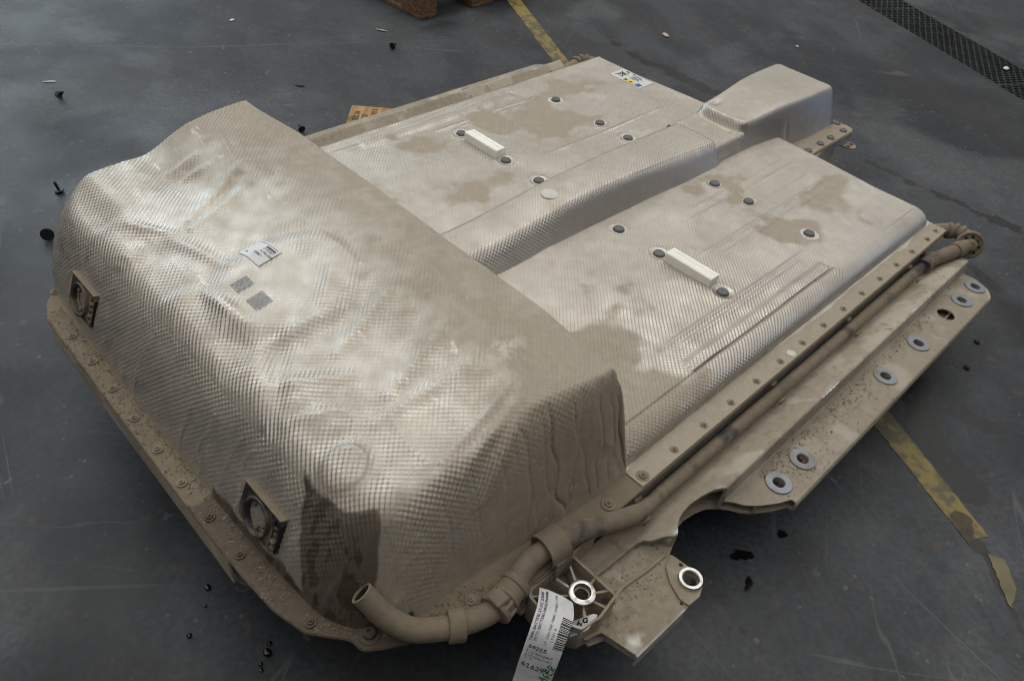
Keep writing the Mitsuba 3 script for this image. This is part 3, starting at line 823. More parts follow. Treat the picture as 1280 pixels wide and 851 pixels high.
def vent(y0, y1, z0, z1, lab):
    """a square plastic frame proud of the wall with a sloping visor, a round membrane and a row of catches at its right end"""
    yc = (y0 + y1) / 2
    base = PK + '__vent' if (PK + '__vent') not in labels else PK + '__vent_001'
    labels[base] = {'label': lab}
    M = np.eye(4)
    # local: x to the right along the wall, y up the wall, z outward; the seat is where the foil really runs
    wx = abs(y1 - y0); wz = z1 - z0
    zc = (z0 + z1) / 2
    xx = np.linspace(-1.165, -1.05, 231)
    sp = rear.at(xx, np.full(231, yc))
    i0 = int(np.argmin(abs(sp[:, 2] - zc)))
    lo_, hi_ = sp[np.argmin(abs(sp[:, 2] - z0))], sp[np.argmin(abs(sp[:, 2] - z1))]
    up = hi_ - lo_; up[1] = 0; up /= np.linalg.norm(up)
    out = np.array([-up[2], 0, up[0]])
    M[:3, 0] = [0, -1, 0]; M[:3, 1] = up; M[:3, 2] = out
    M[:3, 3] = sp[i0] - up * wz / 2 - out * VENT_IN; M[1, 3] = max(y0, y1)
    put = lambda m: m.apply_transform(M) or m
    fr = shapely.box(0, 0, wx, wz)
    fr = rounded(fr, .008)
    put2 = lambda m: (m.apply_transform(M), m)[1]
    hole = Point(.46 * wx, .47 * wz).buffer(.43 * wz, quad_segs=12)
    add(base + '__frame', put2(extrude(fr.difference(hole).difference(shapely.box(.84 * wx, .06 * wz, wx + .01, .84 * wz)), -.012, .012)), 'vent_plastic')
    add(base + '__back_plate', put2(extrude(fr.buffer(-.001), -.014, -.004)), 'black_part_and_hole_shade')
    r = .43 * wz
    add(base + '__ring', put2(lathe([(r - .004, -.004), (r - .004, .016), (r - .001, .019), (r + .002, .019), (r + .004, .016), (r + .004, .006)], 32, (.46 * wx, .47 * wz, 0))), 'vent_plastic', smooth=40)
    add(base + '__membrane', put2(lathe([(r - .005, -.003), (r - .006, .004), (r * .62, .008), (r * .55, .005), (0, .005)], 32, (.46 * wx, .47 * wz, 0))), 'vent_plastic', smooth=40)
    for a in range(3):
        an = 2 * math.pi * a / 3 + .5
        add(base + '__nub', put2(lathe([(.006, .004), (.006, .010), (.004, .012), (0, .012)], 12, (.46 * wx + r * .72 * math.cos(an), .47 * wz + r * .72 * math.sin(an), 0))), 'visor_dusty', smooth=40)
    vis = np.array([[-.004, wz - .004, -.02], [wx + .004, wz - .004, -.02], [-.004, wz + .004, -.02], [wx + .004, wz + .004, -.02], [.002, wz - .003, .0155], [wx - .002, wz - .003, .0155], [.002, wz + .001, .0170], [wx - .002, wz + .001, .0170]])
    add(base + '__visor', put2(cvx(vis)), 'visor_dusty', smooth=30)
    for i in range(4):
        y_ = .10 * wz + i * .185 * wz
        add(base + '__catch', put2(cbox((.87 * wx, y_, -.006), (.97 * wx, y_ + .10 * wz, .014 + .003 * (i % 2)), .002)), 'vent_plastic')
    add(base + '__catch_rail', put2(cbox((.975 * wx, .05 * wz, -.006), (1.0 * wx, .86 * wz, .012), .001)), 'black_plastic')


def cvx(p): return trimesh.convex.convex_hull(np.asarray(p, float))


vent(.375, .268, -.005, .068, 'black vent in the front wall near the left corner of the hump')
vent(-.292, -.400, -.014, .058, 'black vent in the front wall near the wet corner of the hump')


# ------------------------------------------------------------------ side rails
def side(sign):
    S = lambda P: [(x, sign * y) for x, y in P]
    sec = Polygon([(.6915, -.133), (.6915, -.0965), (.722, -.0965), (.730, -.0945), (.776, -.067), (.781, -.0645), (.786, -.0650), (.7885, -.068), (.7915, -.1035), (.794, -.1050), (.883, -.1050), (.888, -.107), (.891, -.112), (.891, -.130), (.889, -.133)])
    ch = [Polygon([(.697, -.129), (.785, -.129), (.785, -.0735), (.782, -.072), (.733, -.1005), (.697, -.1005)]), Polygon([(.790, -.129), (.838, -.129), (.838, -.109), (.790, -.109)]), Polygon([(.842, -.129), (.887, -.129), (.887, -.112), (.884, -.109), (.842, -.109)])]
    for c in ch: sec = sec.difference(c)
    m = trimesh.creation.extrude_polygon(sec, 1.62, engine='earcut')
    # section (w, z) swept along x
    M = np.array([[0, 0, 1, -.82], [-1 if sign > 0 else 1, 0, 0, 0], [0, 1, 0, 0], [0, 0, 0, 1.0]])
    M = np.array([[0, 0, 1, -.82], [1, 0, 0, 0], [0, 1, 0, 0], [0, 0, 0, 1.0]])
    m.apply_transform(M)
    if m.volume < 0: m.invert()
    A = manifold(m)
    keep = Polygon([(.775, .68), (.775, .83), (.756, .868), (.725, .890), (.70, .90), (-.306, .90), (-.312, .878), (-.340, .866), (-.366, .850), (-.385, .836), (-.397, .824), (-.408, .806), (-.424, .787), (-.445, .772), (-.47, .764), (-.50, .760), (-.525, .762), (-.545, .767),
                    (-.565, .776), (-.580, .788), (-.590, .786), (-.605, .771), (-.616, .766), (-.623, .760), (-.626, .751), (-.640, .745), (-.80, .737), (-.80, .68)])
    A = A ^ manifold(extrude(keep, -.2, .1))
    HOLES = [(-.297, .021), (-.203, .021), (.182, .021), (.365, .021), (.640, .021), (.735, .021)]
    # small uneven cut-outs: bolt holes and the large round access hole
    for x, _ in HOLES:
        A = A - manifold(trimesh.creation.cylinder(.0124, .2, sections=24, transform=trimesh.transformations.translation_matrix([x, .840, -.1])))
    big_ = trimesh.creation.cylinder(.0225, .028, sections=32, transform=trimesh.transformations.translation_matrix([.545, .837, -.105]))
    big_.apply_scale([1, 1, 1])
    A = A - manifold(big_)
    mm = A.to_mesh()
    r = trimesh.Trimesh(mm.vert_properties[:, :3], mm.tri_verts, process=False)
    if sign > 0: r.vertices[:, 1] = np.where(r.vertices[:, 1] > .795, .795 + (r.vertices[:, 1] - .795) * .86, r.vertices[:, 1])
    r.vertices[:, 1] *= sign
    if sign < 0: r.invert()
    tag = 'right' if sign < 0 else 'left'
    k = add(PK + '__side_rail', r, 'rail_metal', smooth=24)
    labels[k] = {'label': 'dusty hollow side rail on the near right of the pack' if sign < 0 else 'dusty hollow side rail on the far left of the pack'}
    ws = [(.0125, 0), (.0268, 0), (.0275, .0008), (.0275, .0028), (.0267, .0036), (.0133, .0036), (.0125, .0026), (.0125, -.014), (.0112, -.014), (.0112, 0)]
    for x, _ in HOLES:
        add(k + '__washer', lathe(ws[:-2], 32, (x, -.840 if sign < 0 else .8335, -.105)), 'washer_steel', smooth=30)
    # ---- the coolant pipe in the channel
    return k


side(-1)
side(1)
# ragged bright scuffs of torn metal on the ridge (small raised slivers)
sl = []
for i in range(5):
    x = -.052 + .016 * i
    q = np.array([[x, -.785, -.0645], [x + .016, -.7865, -.0640], [x + .012, -.7905, -.0635 + .004 * RNG.random()], [x + .002, -.7895, -.064], [x + .008, -.7875, -.060 + .003 * RNG.random()]])
    sl.append(cvx(q))
add(PK + '__metal_burr', sl, 'bright_metal')

PW, PZ, PR = .7080, -.0790, .0195
pipe_r = spline([(.665, -PW, PZ), (.40, -PW, PZ), (0, -PW - .001, PZ), (-.30, -PW, PZ), (-.50, -PW, PZ), (-.585, -.711, -.070), (-.640, -.706, -.052), (-.685, -.698, -.034), (-.735, -.684, -.024), (-.80, -.672, -.020), (-.842, -.668, -.020)], 14)
pr_ = np.interp(pipe_r[:, 0], [-.62, -.56], [.0180, .0145])
k = add(PK + '__coolant_pipe', tube(pipe_r, pr_, 22), 'hose_rubber', smooth=50); labels[k] = {'label': 'muddy coolant pipe along the right flange'}
pl = spline([(.68, PW, PZ), (.2, PW, PZ), (-.4, PW, PZ), (-.60, PW, PZ)], 10)
k = add(PK + '__coolant_pipe', tube(pl, .0150, 16), 'hose_rubber', smooth=50); labels[k] = {'label': 'coolant pipe along the left flange'}
# the bend, coupling and open hose end round the front corner
bend = spline([(-.838, -.668, -.020), (-.862, -.670, -.022), (-.884, -.678, -.028), (-.905, -.686, -.034)], 8)
add(PK + '__hose_bend', tube(bend, .0190, 22), 'hose_rubber', smooth=50)
hb = spline([(-.930, -.688, -.036), (-.962, -.684, -.034), (-1.000, -.672, -.030), (-1.035, -.657, -.022), (-1.066, -.636, -.012), (-1.088, -.604, .008), (-1.103, -.567, .042)], 10)
ht = tube(hb, .0182, 22, caps=False)
k = add(PK + '__hose_end', ht, 'hose_rubber', smooth=50); labels[k] = {'label': 'open muddy hose end in front of the wet corner'}
inner = tube(hb[-14:], .0150, 20, caps=False); inner.invert()
add(PK + '__hose_end__bore', inner, 'black_part_and_hole_shade', smooth=50)
tv = (hb[-1] - hb[-2]) / np.linalg.norm(hb[-1] - hb[-2])
add(PK + '__hose_end__rim', annulus_tube(hb[-1] - tv * .002, hb[-1] + tv * .0015, .0184, .0147), 'hose_rubber', smooth=40)
ca, cb = np.array([-.893, -.681, -.030]), np.array([-.940, -.688, -.036])
dirc = (cb - ca) / np.linalg.norm(cb - ca)
cp = [annulus_tube(ca, cb, .0235, .012)]
add(PK + '__coupling', cp, 'hose_rubber', smooth=35)
for f0, f1, rr in ((-.25, .02, .0255), (.40, .52, .0265), (.86, 1.06, .0285)):
    add(PK + '__coupling__collar', annulus_tube(ca + (cb - ca) * f0, ca + (cb - ca) * f1, rr, .012), 'hose_rubber', smooth=35)
sideb = np.cross(dirc, [0, 0, 1]); sideb /= np.linalg.norm(sideb); upc = np.cross(sideb, dirc)
for an in np.linspace(0, 2 * np.pi, 8, endpoint=False):
    o = math.cos(an) * sideb + math.sin(an) * upc
    a = ca + (cb - ca) * .55 + o * .0235; b = ca + (cb - ca) * 1.0 + o * .0245
    add(PK + '__coupling__rib', tube([a, b], .0042, 8), 'hose_rubber', smooth=50)
add(PK + '__coupling__latch', cbox(ca + (cb - ca) * .9 + np.array([-.012, -.012, .022]), ca + (cb - ca) * .9 + np.array([.014, .014, .031]), .002), 'hose_rubber')
# light clamp on the hose
c0 = np.array([-1.006, -.670, -.029]); cd = np.array([-.78, .50, .06]); cd /= np.linalg.norm(cd)
k = add(PK + '__hose_clamp', [annulus_tube(c0 - cd * .013, c0 + cd * .013, .0255, .0190)], 'visor_dusty', smooth=35); labels[k] = {'label': 'pale clamp round the hose at the front corner'}
# wide strap over the pipe near the bracket
p0 = np.array([-.797, -.672, -.022]); pd = np.array([1, -.12, 0.05]); pd /= np.linalg.norm(pd)
k = add(PK + '__pipe_strap', [annulus_tube(p0 - pd * .021, p0 + pd * .021, .0315, .0285), cbox((-.817, -.706, -.07), (-.777, -.700, -.022), .0015)], 'hose_rubber', smooth=40); labels[k] = {'label': 'wide strap round the coolant pipe beside the bracket'}
# pipe seam lugs
for x in (-.575, -.10, .25, .60):
    add(PK + '__pipe_clip', cbox((x - .016, -.698, -.064), (x + .004, -.690, -.056), .002), 'hose_rubber')
    add(PK + '__pipe_clip', cbox((x - .034, -.7345, -.078), (x - .014, -.729, -.066), .002), 'hose_rubber')

# far right hose end: elbow, round connector and second hose returning behind the deck
h1 = spline([(.655, -.7125, -.0745), (.70, -.714, -.072), (.745, -.728, -.068), (.79, -.743, -.063), (.835, -.752, -.060)], 10)
add(PK + '__elbow_hose', tube(h1, .0195, 20), 'hose_rubber', smooth=50)
add(PK + '__elbow_hose__collar', annulus_tube((.785, -.742, -.0635), (.812, -.749, -.061), .0235, .015), 'hose_rubber', smooth=40)
add(PK + '__elbow_hose__nub', lathe([(.012, 0), (.012, .012), (.009, .018), (0, .019)], 16, (.70, -.695, -.07), (0.35, .75, .45)), 'hose_rubber', smooth=40)
fc = np.array([.846, -.758, -.058]); fd = np.array([-.80, -.42, .40]); fd /= np.linalg.norm(fd)
add(PK + '__round_connector', lathe([(0, -.012), (.036, -.012), (.038, -.006), (.038, .004), (.034, .006), (.030, .003), (.017, .003), (.016, .016), (.012, .020), (0, .020)], 28, fc, fd), 'hose_rubber', smooth=35)
a1 = np.cross(fd, [0, 0, 1]); a1 /= np.linalg.norm(a1); a2 = np.cross(fd, a1)
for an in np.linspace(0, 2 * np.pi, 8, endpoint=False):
    add(PK + '__round_connector__hole', lathe([(.0042, 0), (.0042, .0042), (0, .0042)], 10, fc + .0240 * (math.cos(an) * a1 + math.sin(an) * a2), fd), 'black_part_and_hole_shade')  # solid discs, the darkness inside drilled holes put into their colour
h2 = spline([(.853, -.752, -.058), (.880, -.748, -.060), (.896, -.728, -.062), (.892, -.700, -.062), (.872, -.676, -.062), (.845, -.655, -.066), (.82, -.64, -.07)], 10)
add(PK + '__return_hose', tube(h2, [.030 if i < 10 else .019 for i in range(len(h2))], 20), 'hose_rubber', smooth=50)
for x, y in ((.897, -.722), (.894, -.704), (.884, -.690)):
    d_ = np.array([.0, .012, 0]) if y < -.7 else np.array([-.010, .009, 0])
    add(PK + '__return_hose__collar', annulus_tube((x, y, -.062), np.array([x, y, -.062]) + d_, .0235, .014), 'hose_rubber', smooth=40)
# the matching hose end on the far left corner
h3 = spline([(.66, .7125, -.0745), (.72, .714, -.076), (.78, .728, -.074), (.83, .742, -.070), (.868, .732, -.070), (.885, .700, -.072), (.86, .64, -.075)], 8)
k = add(PK + '__left_hose', tube(h3, .0195, 16), 'hose_rubber', smooth=50)
for i, rr in ((22, .025), (27, .0255), (32, .024)):
    t_ = h3[i + 1] - h3[i]; t_ /= np.linalg.norm(t_)
    add(k + '__collar', annulus_tube(h3[i] - t_ * .007, h3[i] + t_ * .007, rr, .013), 'vent_plastic', smooth=40)

hub = np.array([-.805, -.7545])
# ------------------------------------------------------------------ front right corner: plate, lug and ribbed bracket
cpoly = Polygon([(-.560, -.735), (-.566, -.775), (-.585, -.789), (-.603, -.796), (-.600, -.815), (-.598, -.835), (-.600, -.858), (-.610, -.874), (-.630, -.882), (-.655, -.880), (-.700, -.878), (-.794, -.876), (-.808, -.810), (-.838, -.802), (-.848, -.70), (-.70, -.692), (-.58, -.692)])
cpoly = rounded(cpoly, .004)
lughole = Point(-.619, -.852).buffer(.0137); small = Point(-.607, -.823).buffer(.0038); small2 = Point(-.664, -.868).buffer(.003)
plate = cpoly.difference(lughole).difference(Point(-.805, -.7545).buffer(.0136)).difference(small).difference(small2)
k = add(PK + '__corner_plate', extrude(plate, -.1040, -.0995), 'plate_metal'); labels[k] = {'label': 'muddy corner plate with two folded layers at the near right corner'}
low = Polygon([(-.640, -.80), (-.640, -.876), (-.786, -.8735), (-.800, -.816), (-.828, -.806), (-.84, -.71), (-.62, -.71)])
add(PK + '__corner_plate__lower_layer', extrude(low, -.130, -.126), 'plate_metal')
add(PK + '__corner_plate__outer_wall', extrude(Polygon([(-.668, -.8805), (-.796, -.8775), (-.796, -.874), (-.668, -.8765)]), -.131, -.0990), 'edge_metal')
# pressed bead and the raised boss of the lug
boss = rounded(Polygon([(-.603, -.798), (-.630, -.807), (-.650, -.832), (-.662, -.862), (-.660, -.880), (-.630, -.8815), (-.611, -.8735), (-.601, -.858), (-.599, -.835)]), .003).difference(lughole).difference(small)
add(PK + '__corner_plate__lug', extrude(boss, -.0996, -.0945), 'plate_metal')
add(PK + '__corner_plate__bead', tube(spline([(-.612, -.790, -.0992), (-.66, -.788, -.0985), (-.72, -.781, -.0992), (-.752, -.79, -.1)], 6), .0045, 10), 'plate_metal', smooth=60)
add(PK + '__lug_ring', lathe([(.0135, -.03), (.0215, -.004), (.0225, .0), (.0225, .0045), (.0210, .0068), (.0158, .0068), (.0139, .0045), (.0135, -.03)], 36, (-.619, -.852, -.0945)), 'bright_metal', smooth=30)

BX0, BX1, BY0, BY1 = -.862, -.760, -.799, -.690
box_ = Polygon([(BX0, BY1), (BX1, BY1 - .005), (BX1, BY0 + .004), (-.812, BY0 - .004), (-.850, BY0 + .004), (-.878, -.745), (-.873, -.70)])
rim = rounded(box_, .004)
wall = rim.difference(rim.buffer(-.0045))
B = PK + '__bracket'
add(B, extrude(wall, -.125, -.058), 'plate_metal'); labels[B] = {'label': 'cast bracket with ribs around a bright bushing at the near right corner'}
add(B + '__floor', extrude(rim.buffer(-.003).difference(Point(*hub).buffer(.0136)), -.112, -.098), 'plate_metal')
hub = np.array([-.805, -.7545])
add(B + '__hub', lathe([(.0115, -.11), (.0195, -.11), (.0180, -.058), (.0115, -.058)], 28, (hub[0], hub[1], 0)), 'plate_metal', smooth=40)
add(B + '__bushing', lathe([(.0135, -.085), (.0135, -.0500), (.0150, -.0478), (.0195, -.0475), (.0228, -.0495), (.0232, -.0545), (.0215, -.0585), (.0140, -.0585)], 36, (hub[0], hub[1], 0)), 'bright_metal', smooth=45)
for an in (8, 62, 100, 140, 188, 232, 290, 330):
    d_ = np.array([math.cos(math.radians(an)), math.sin(math.radians(an))])
    ray = LineString([hub + d_ * .018, hub + d_ * .2]).intersection(rim.buffer(-.002))
    if ray.length < .004: continue
    e = np.array(ray.coords[-1]) if ray.geom_type == 'LineString' else np.array(ray.geoms[0].coords[-1])
    nn = np.array([-d_[1], d_[0]])
    rb = Polygon([hub + d_ * .017 + nn * .002, e + nn * .0022, e - nn * .0022, hub + d_ * .017 - nn * .002])
    add(B + '__rib', extrude(rb, -.1, -.0605), 'plate_metal')
add(B + '__boss', lathe([(.0165, -.098), (.0160, -.060), (.0145, -.057), (0, -.057)], 24, (-.848, -.742, 0)), 'plate_metal', smooth=40)
add(B + '__foot', [cbox((-.885, -.700, -.112), (-.845, -.655, -.100), .003), tube(spline([(-.760, -.690, -.083), (-.80, -.688, -.072), (-.850, -.682, -.066), (-.868, -.674, -.068)], 8), .008, 12)], 'plate_metal', smooth=50)
# raised fin between pipe and bracket
add(B + '__fin', extrude(Polygon([(-.87, -.688), (-.705, -.694), (-.705, -.697), (-.87, -.6915)]), -.11, -.050), 'plate_metal')

# ------------------------------------------------------------------ caked grit lying on the flange and the rail
GR = trimesh.creation.icosahedron()


def grit(key, spots_, bs, lab):
    V, F, o = [], [], 0
    for x, y, z, r in spots_:
        sc = r * (0.6 + 0.8 * RNG.random(3)); sc[2] *= .7
        v = GR.vertices * sc * (0.8 + 0.4 * RNG.random((12, 1)))
        V.append(v + [x, y, z + sc[2] * .3]); F.append(GR.faces + o); o += 12
    k = add(key, (np.vstack(V), np.vstack(F)), bs)
    labels[k] = {'label': lab, 'kind': 'stuff'}


P1 = []
for i in range(2600):
    y = RNG.uniform(-.46, .42); x = RNG.uniform(-1.199, -1.160) if RNG.random() < .7 else -1.163 + abs(RNG.normal(0, .004)) * -1
    P1.append((x, y, FZ, .0007 + .0016 * RNG.random() ** 4))
for i in range(1500):
    t = RNG.random(); x = -1.17 + .30 * t; y = -.50 - .175 * t ** .6 + RNG.normal(0, .014)
    if flange.buffer(-.003).contains(Point(x, y)) and rear_h(np.array([x]), np.array([y]))[0] < -.040: P1.append((x, y, FZ, .0007 + .0015 * RNG.random() ** 4))
grit(PK + '__flange_grit', P1, 'grit_brown', 'brown grit caked along the front flange')
P2 = []
for cx, cy, sx, sy, n in ((-.30, -.812, .05, .012, 260), (-.12, -.815, .10, .014, 500), (.05, -.82, .06, .02, 300), (-.22, -.845, .03, .03, 160), (.25, -.82, .15, .02, 260), (.45, -.805, .12, .008, 200), (-.16, -.87, .06, .01, 100)):
    for i in range(n):
        x, y = RNG.normal(cx, sx), RNG.normal(cy, sy)
        if -.31 < x < .70 and -.884 < y < -.797 and abs(x - .545) > .05: P2.append((x, y, -.105, .0008 + .0016 * RNG.random() ** 4))
for i in range(420):
    x, y = RNG.normal(-.70, .05), RNG.normal(-.775, .03)
    if cpoly.buffer(-.01).contains(Point(x, y)) and not rim.contains(Point(x, y)) and y < -.752: P2.append((x, y, -.0995, .0007 + .0016 * RNG.random() ** 4))
grit(PK + '__rail_grit', P2, 'grit_brown', 'brown grit lying on the right rail and corner plate')

# ------------------------------------------------------------------ paper tag hanging from the bracket
TG = 'paper_tag'
name(TG, 'white paper tag with barcode and green lettering hanging from the bracket', 'tag')
CTRL = np.array([  # rows along the length, (left, right) edges; the strip lies over the bracket's rim, then hangs forward and down
    [(-0.8522, -0.7021, -0.050), (-0.8305, -0.7569, -0.050)],
    [(-0.8755, -0.7208, -0.046), (-0.8481, -0.7747, -0.046)],
    [(-0.8988, -0.7340, -0.046), (-0.8708, -0.7871, -0.046)],
    [(-0.9169, -0.7431, -0.056), (-0.8891, -0.7956, -0.056)],
    [(-0.9291, -0.7479, -0.078), (-0.9017, -0.8004, -0.078)],
    [(-0.9391, -0.7510, -0.105), (-0.9111, -0.8033, -0.105)],
    [(-0.9471, -0.7539, -0.135), (-0.9183, -0.8053, -0.135)],
    [(-0.9567, -0.7571, -0.165), (-0.9265, -0.8080, -0.165)],
    [(-0.9668, -0.7614, -0.190), (-0.9363, -0.8127, -0.190)]])
LT = np.array([spline(CTRL[:, 0], 8), spline(CTRL[:, 1], 8)])
TL = np.concatenate([[0], np.cumsum(np.linalg.norm(np.diff(LT.mean(0), axis=0), axis=1))])
TW = float(np.linalg.norm(CTRL[3, 0] - CTRL[3, 1]))


def tag_at(a, l, h):
    """a across (0..TW from the left edge), l along the length from the top, h off the paper"""
    L = np.stack([np.interp(l, TL, LT[0][:, i]) for i in range(3)], -1); R = np.stack([np.interp(l, TL, LT[1][:, i]) for i in range(3)], -1)
    e = 1e-3
    l = np.clip(l, 2 * e, TL[-1] - 2 * e)
    L2 = np.stack([np.interp(np.clip(l + e, 0, TL[-1]), TL, LT.mean(0)[:, i]) for i in range(3)], -1); L1 = np.stack([np.interp(np.clip(l - e, 0, TL[-1]), TL, LT.mean(0)[:, i]) for i in range(3)], -1)
    n = np.cross(L2 - L1, R - L); n /= np.linalg.norm(n, axis=-1, keepdims=True)
    n = np.where((n @ np.array([-.5, -.4, .75]))[..., None] < 0, -n, n)
    t = (a / TW)[..., None]
    bow = 0.004 * (4 * t * (1 - t))
    return L * (1 - t) + R * t + n * (np.asarray(h)[..., None] + bow)


def on_tag(m, a, l, rot=0, lift=.0006):
    m = m.subdivide_to_size(.006) if isinstance(m, trimesh.Trimesh) else m
    v = np.array(m.vertices); x, y, z = v.T
    if rot: x, y = -y, x          # reading down the length
    m = m.copy()
    if rot: aa, ll = a + v[:, 1], l - v[:, 0] * -1
    else: aa, ll = a + v[:, 0], l - v[:, 1]
    m.vertices = tag_at(aa, ll, lift + z); m.fix_normals()
    return m


TLEN = float(TL[-1])
ps = trimesh.creation.box([TW, TLEN * .999, .0005]); ps.apply_translation([TW / 2, -TLEN / 2, 0])
ps = ps.subdivide_to_size(.006)
v = np.array(ps.vertices); ps.vertices = tag_at(v[:, 0], -v[:, 1], v[:, 2]); ps.fix_normals()
add(TG + '__sheet', ps, 'tag_paper', smooth=40)
# the folded-back end under the strip
fe = np.array([(-.8480, -.7760, -.0610), (-.8180, -.7900, -.0545), (-.8620, -.7850, -.0830), (-.8400, -.8010, -.0640), (-.812, -.7965, -.0560)])
ff = trimesh.Trimesh(np.vstack([fe, fe + [0.0004, 0.0003, -.0006]]), [[0, 2, 1], [2, 3, 1], [1, 3, 4], [5, 6, 7], [7, 6, 8], [6, 9, 8]], process=False)
k = add(TG + '__folded_end', ff, 'tag_paper'); labels[k] = {'label': 'folded back end of the tag with handwriting'}
A2 = [on_tag(tx(s, h, b), a, l) for s, h, b, a, l in (('69255', .0070, True, .006, .100), ('61Z7084AA65', .0046, False, .005, .108), ('61Z7081C46C', .0046, False, .005, .1155), ('11  04', .0035, False, .005, .121), ('616299', .0088, True, .004, .138))]


def down(s, h, a, l, b=False):
    m = tx(s, h, b).subdivide_to_size(.006); v = np.array(m.vertices)
    # text reads from the bottom of the tag up to its top, capitals towards the left edge
    m.vertices = tag_at(a - v[:, 1] * 1.0 + 0, l - v[:, 0], .0006 + v[:, 2]); m.fix_normals()
    return m


W6 = [down('TANK BATTERI 2/LIST 3ARM', .0042, .0085, .088, True), down('TOTC BATTERI HBVD7BHMM', .0042, .0155, .086, True), down('LI-ION NM-NMC  HVB/1-778', .0040, .0320, .086), down('T300  A', .0040, .040, .080)]
add(TG + '__printed_text', A2 + W6, 'print_black')
bars_ = []
l = .040
while l < .088:
    b = .0006 + .0014 * RNG.random()
    m = trimesh.creation.box([.016, b, .0003]); bars_.append(on_tag(m, .0515, l)); l += b + .0005 + .0010 * RNG.random()
add(TG + '__barcode', bars_, 'print_black')
strokes = {'A': [[(0, 0), (.35, 1), (.7, 0)], [(.15, .4), (.6, .4)]], '6': [[(.6, .95), (.2, .7), (.05, .3), (.25, .0), (.55, .1), (.55, .4), (.1, .35)]], 'E': [[(.6, 1), (.05, .95), (.05, 0), (.6, .02)], [(.05, .5), (.5, .52)]], 'R': [[(.05, 0), (.05, 1), (.5, .9), (.5, .6), (.08, .5), (.6, 0)]]}
gm = []
for i, c in enumerate('A6ER'):
    for s in strokes[c]:
        pl = LineString([((i * .92 + x) * .0125, y * .0165) for x, y in s]).buffer(.0011)
        gm.append(trimesh.creation.extrude_polygon(pl, .0002, engine='earcut'))
gmm = trimesh.util.concatenate(gm).subdivide_to_size(.005); v = np.array(gmm.vertices)
gmm.vertices = tag_at(.0500 + v[:, 0] * .24 - v[:, 1] * .78, .160 - v[:, 0] * .84 - v[:, 1] * .42, .0006 + v[:, 2]); gmm.fix_normals()
add(TG + '__handwriting', gmm, 'print_green')
# pen marks on the folded end
o = fe[0] * .45 + fe[3] * .35 + fe[1] * .2
e1 = (fe[1] - fe[0]) / np.linalg.norm(fe[1] - fe[0]); e2 = fe[2] - fe[0]; e2 = e2 - e1 * (e2 @ e1); e2 /= np.linalg.norm(e2); e3 = np.cross(e1, e2); e3 = e3 if e3[2] > 0 else -e3
pm = tx('69', .013, True); v = np.array(pm.vertices); pm.vertices = o + np.outer(v[:, 0] - .012, e1) - np.outer(v[:, 1] - .006, e2) + np.outer(v[:, 2] + .0010, e3); pm.fix_normals()
add(TG + '__folded_end__pen_marks', pm, 'print_black')
add(TG + '__wire', tube(spline([(-.846, -.730, -.052), (-.850, -.736, -.046), (-.851, -.748, -.0475), (-.845, -.757, -.0535), (-.838, -.752, -.058)], 8), .0009, 8), 'black_plastic', smooth=60)


# ------------------------------------------------------------------ wooden pallets
def pallet(key, corner, d1, mat_, lab, L=1.2, Wd=0.8, flip=1):
    d1 = np.array(d1) / np.linalg.norm(d1); d2 = flip * np.array([d1[1], -d1[0]]); c = np.array(corner)
    M = np.eye(4); M[:2, 0] = -d1; M[:2, 1] = d2; M[:2, 3] = c
    if np.linalg.det(M[:3, :3]) < 0: pass
    def put(lo, hi):
        m = cbox(lo, hi, .003); m.apply_transform(M); m.fix_normals()
        return m
    for y in (0, .1675, .3275, .51, .655):
        add(key + '__top_board', put((0, y, .122), (L, y + (.145 if y in (0, .3275, .655) else .1), .144)), mat_, off=0)
    for x in (0, .5275, 1.055):
        add(key + '__cross_board', put((x, 0, .100), (x + .145, Wd, .1218)), mat_, off=0)
        for y in (0, .3275, .70):
            add(key + '__block', put((x, y, .022), (x + .145, y + (.145 if y == .3275 else .1), .0998)), mat_, off=0)
    for y in (0, .3275, .70):
        add(key + '__bottom_board', put((0, y, 0.0), (L, y + (.145 if y == .3275 else .1), .0218)), mat_, off=0)
    name(key, lab, 'pallet', 'wooden pallets')


pallet('wooden_pallet', (-.002, 1.022), (.69, .72), 'wood_light', 'light wooden pallet under the battery pack, one board end sticking out')
ink = []
for i, (x, y, s) in enumerate(((.018, .035, 'IIIS 04'), (.018, .062, 'B LIE'), (.052, .09, 'E 81 1'))):
    m = meshkit.text_mesh(s, .018, .0006, True)
    v = np.array(m.vertices)
    d1 = np.array([.69, .72]) / np.linalg.norm([.69, .72]); d2 = np.array([d1[1], -d1[0]])
    P = np.array([-.002, 1.022]) + np.outer(-(.11 - v[:, 0] * .8 - x + .02), d1) + np.outer(y - .02 + (.02 - v[:, 1]), d2)
    m.vertices = np.c_[P, .1440 + v[:, 2]]; m.fix_normals(); ink.append(m)
add('wooden_pallet__stamp', ink, 'print_black', off=0)
pallet('wooden_pallet_dark', (.935, 1.806), (.01, -1.0), 'wood_old', 'dark weathered wooden pallet cut off by the top edge beyond the left rail', flip=-1)

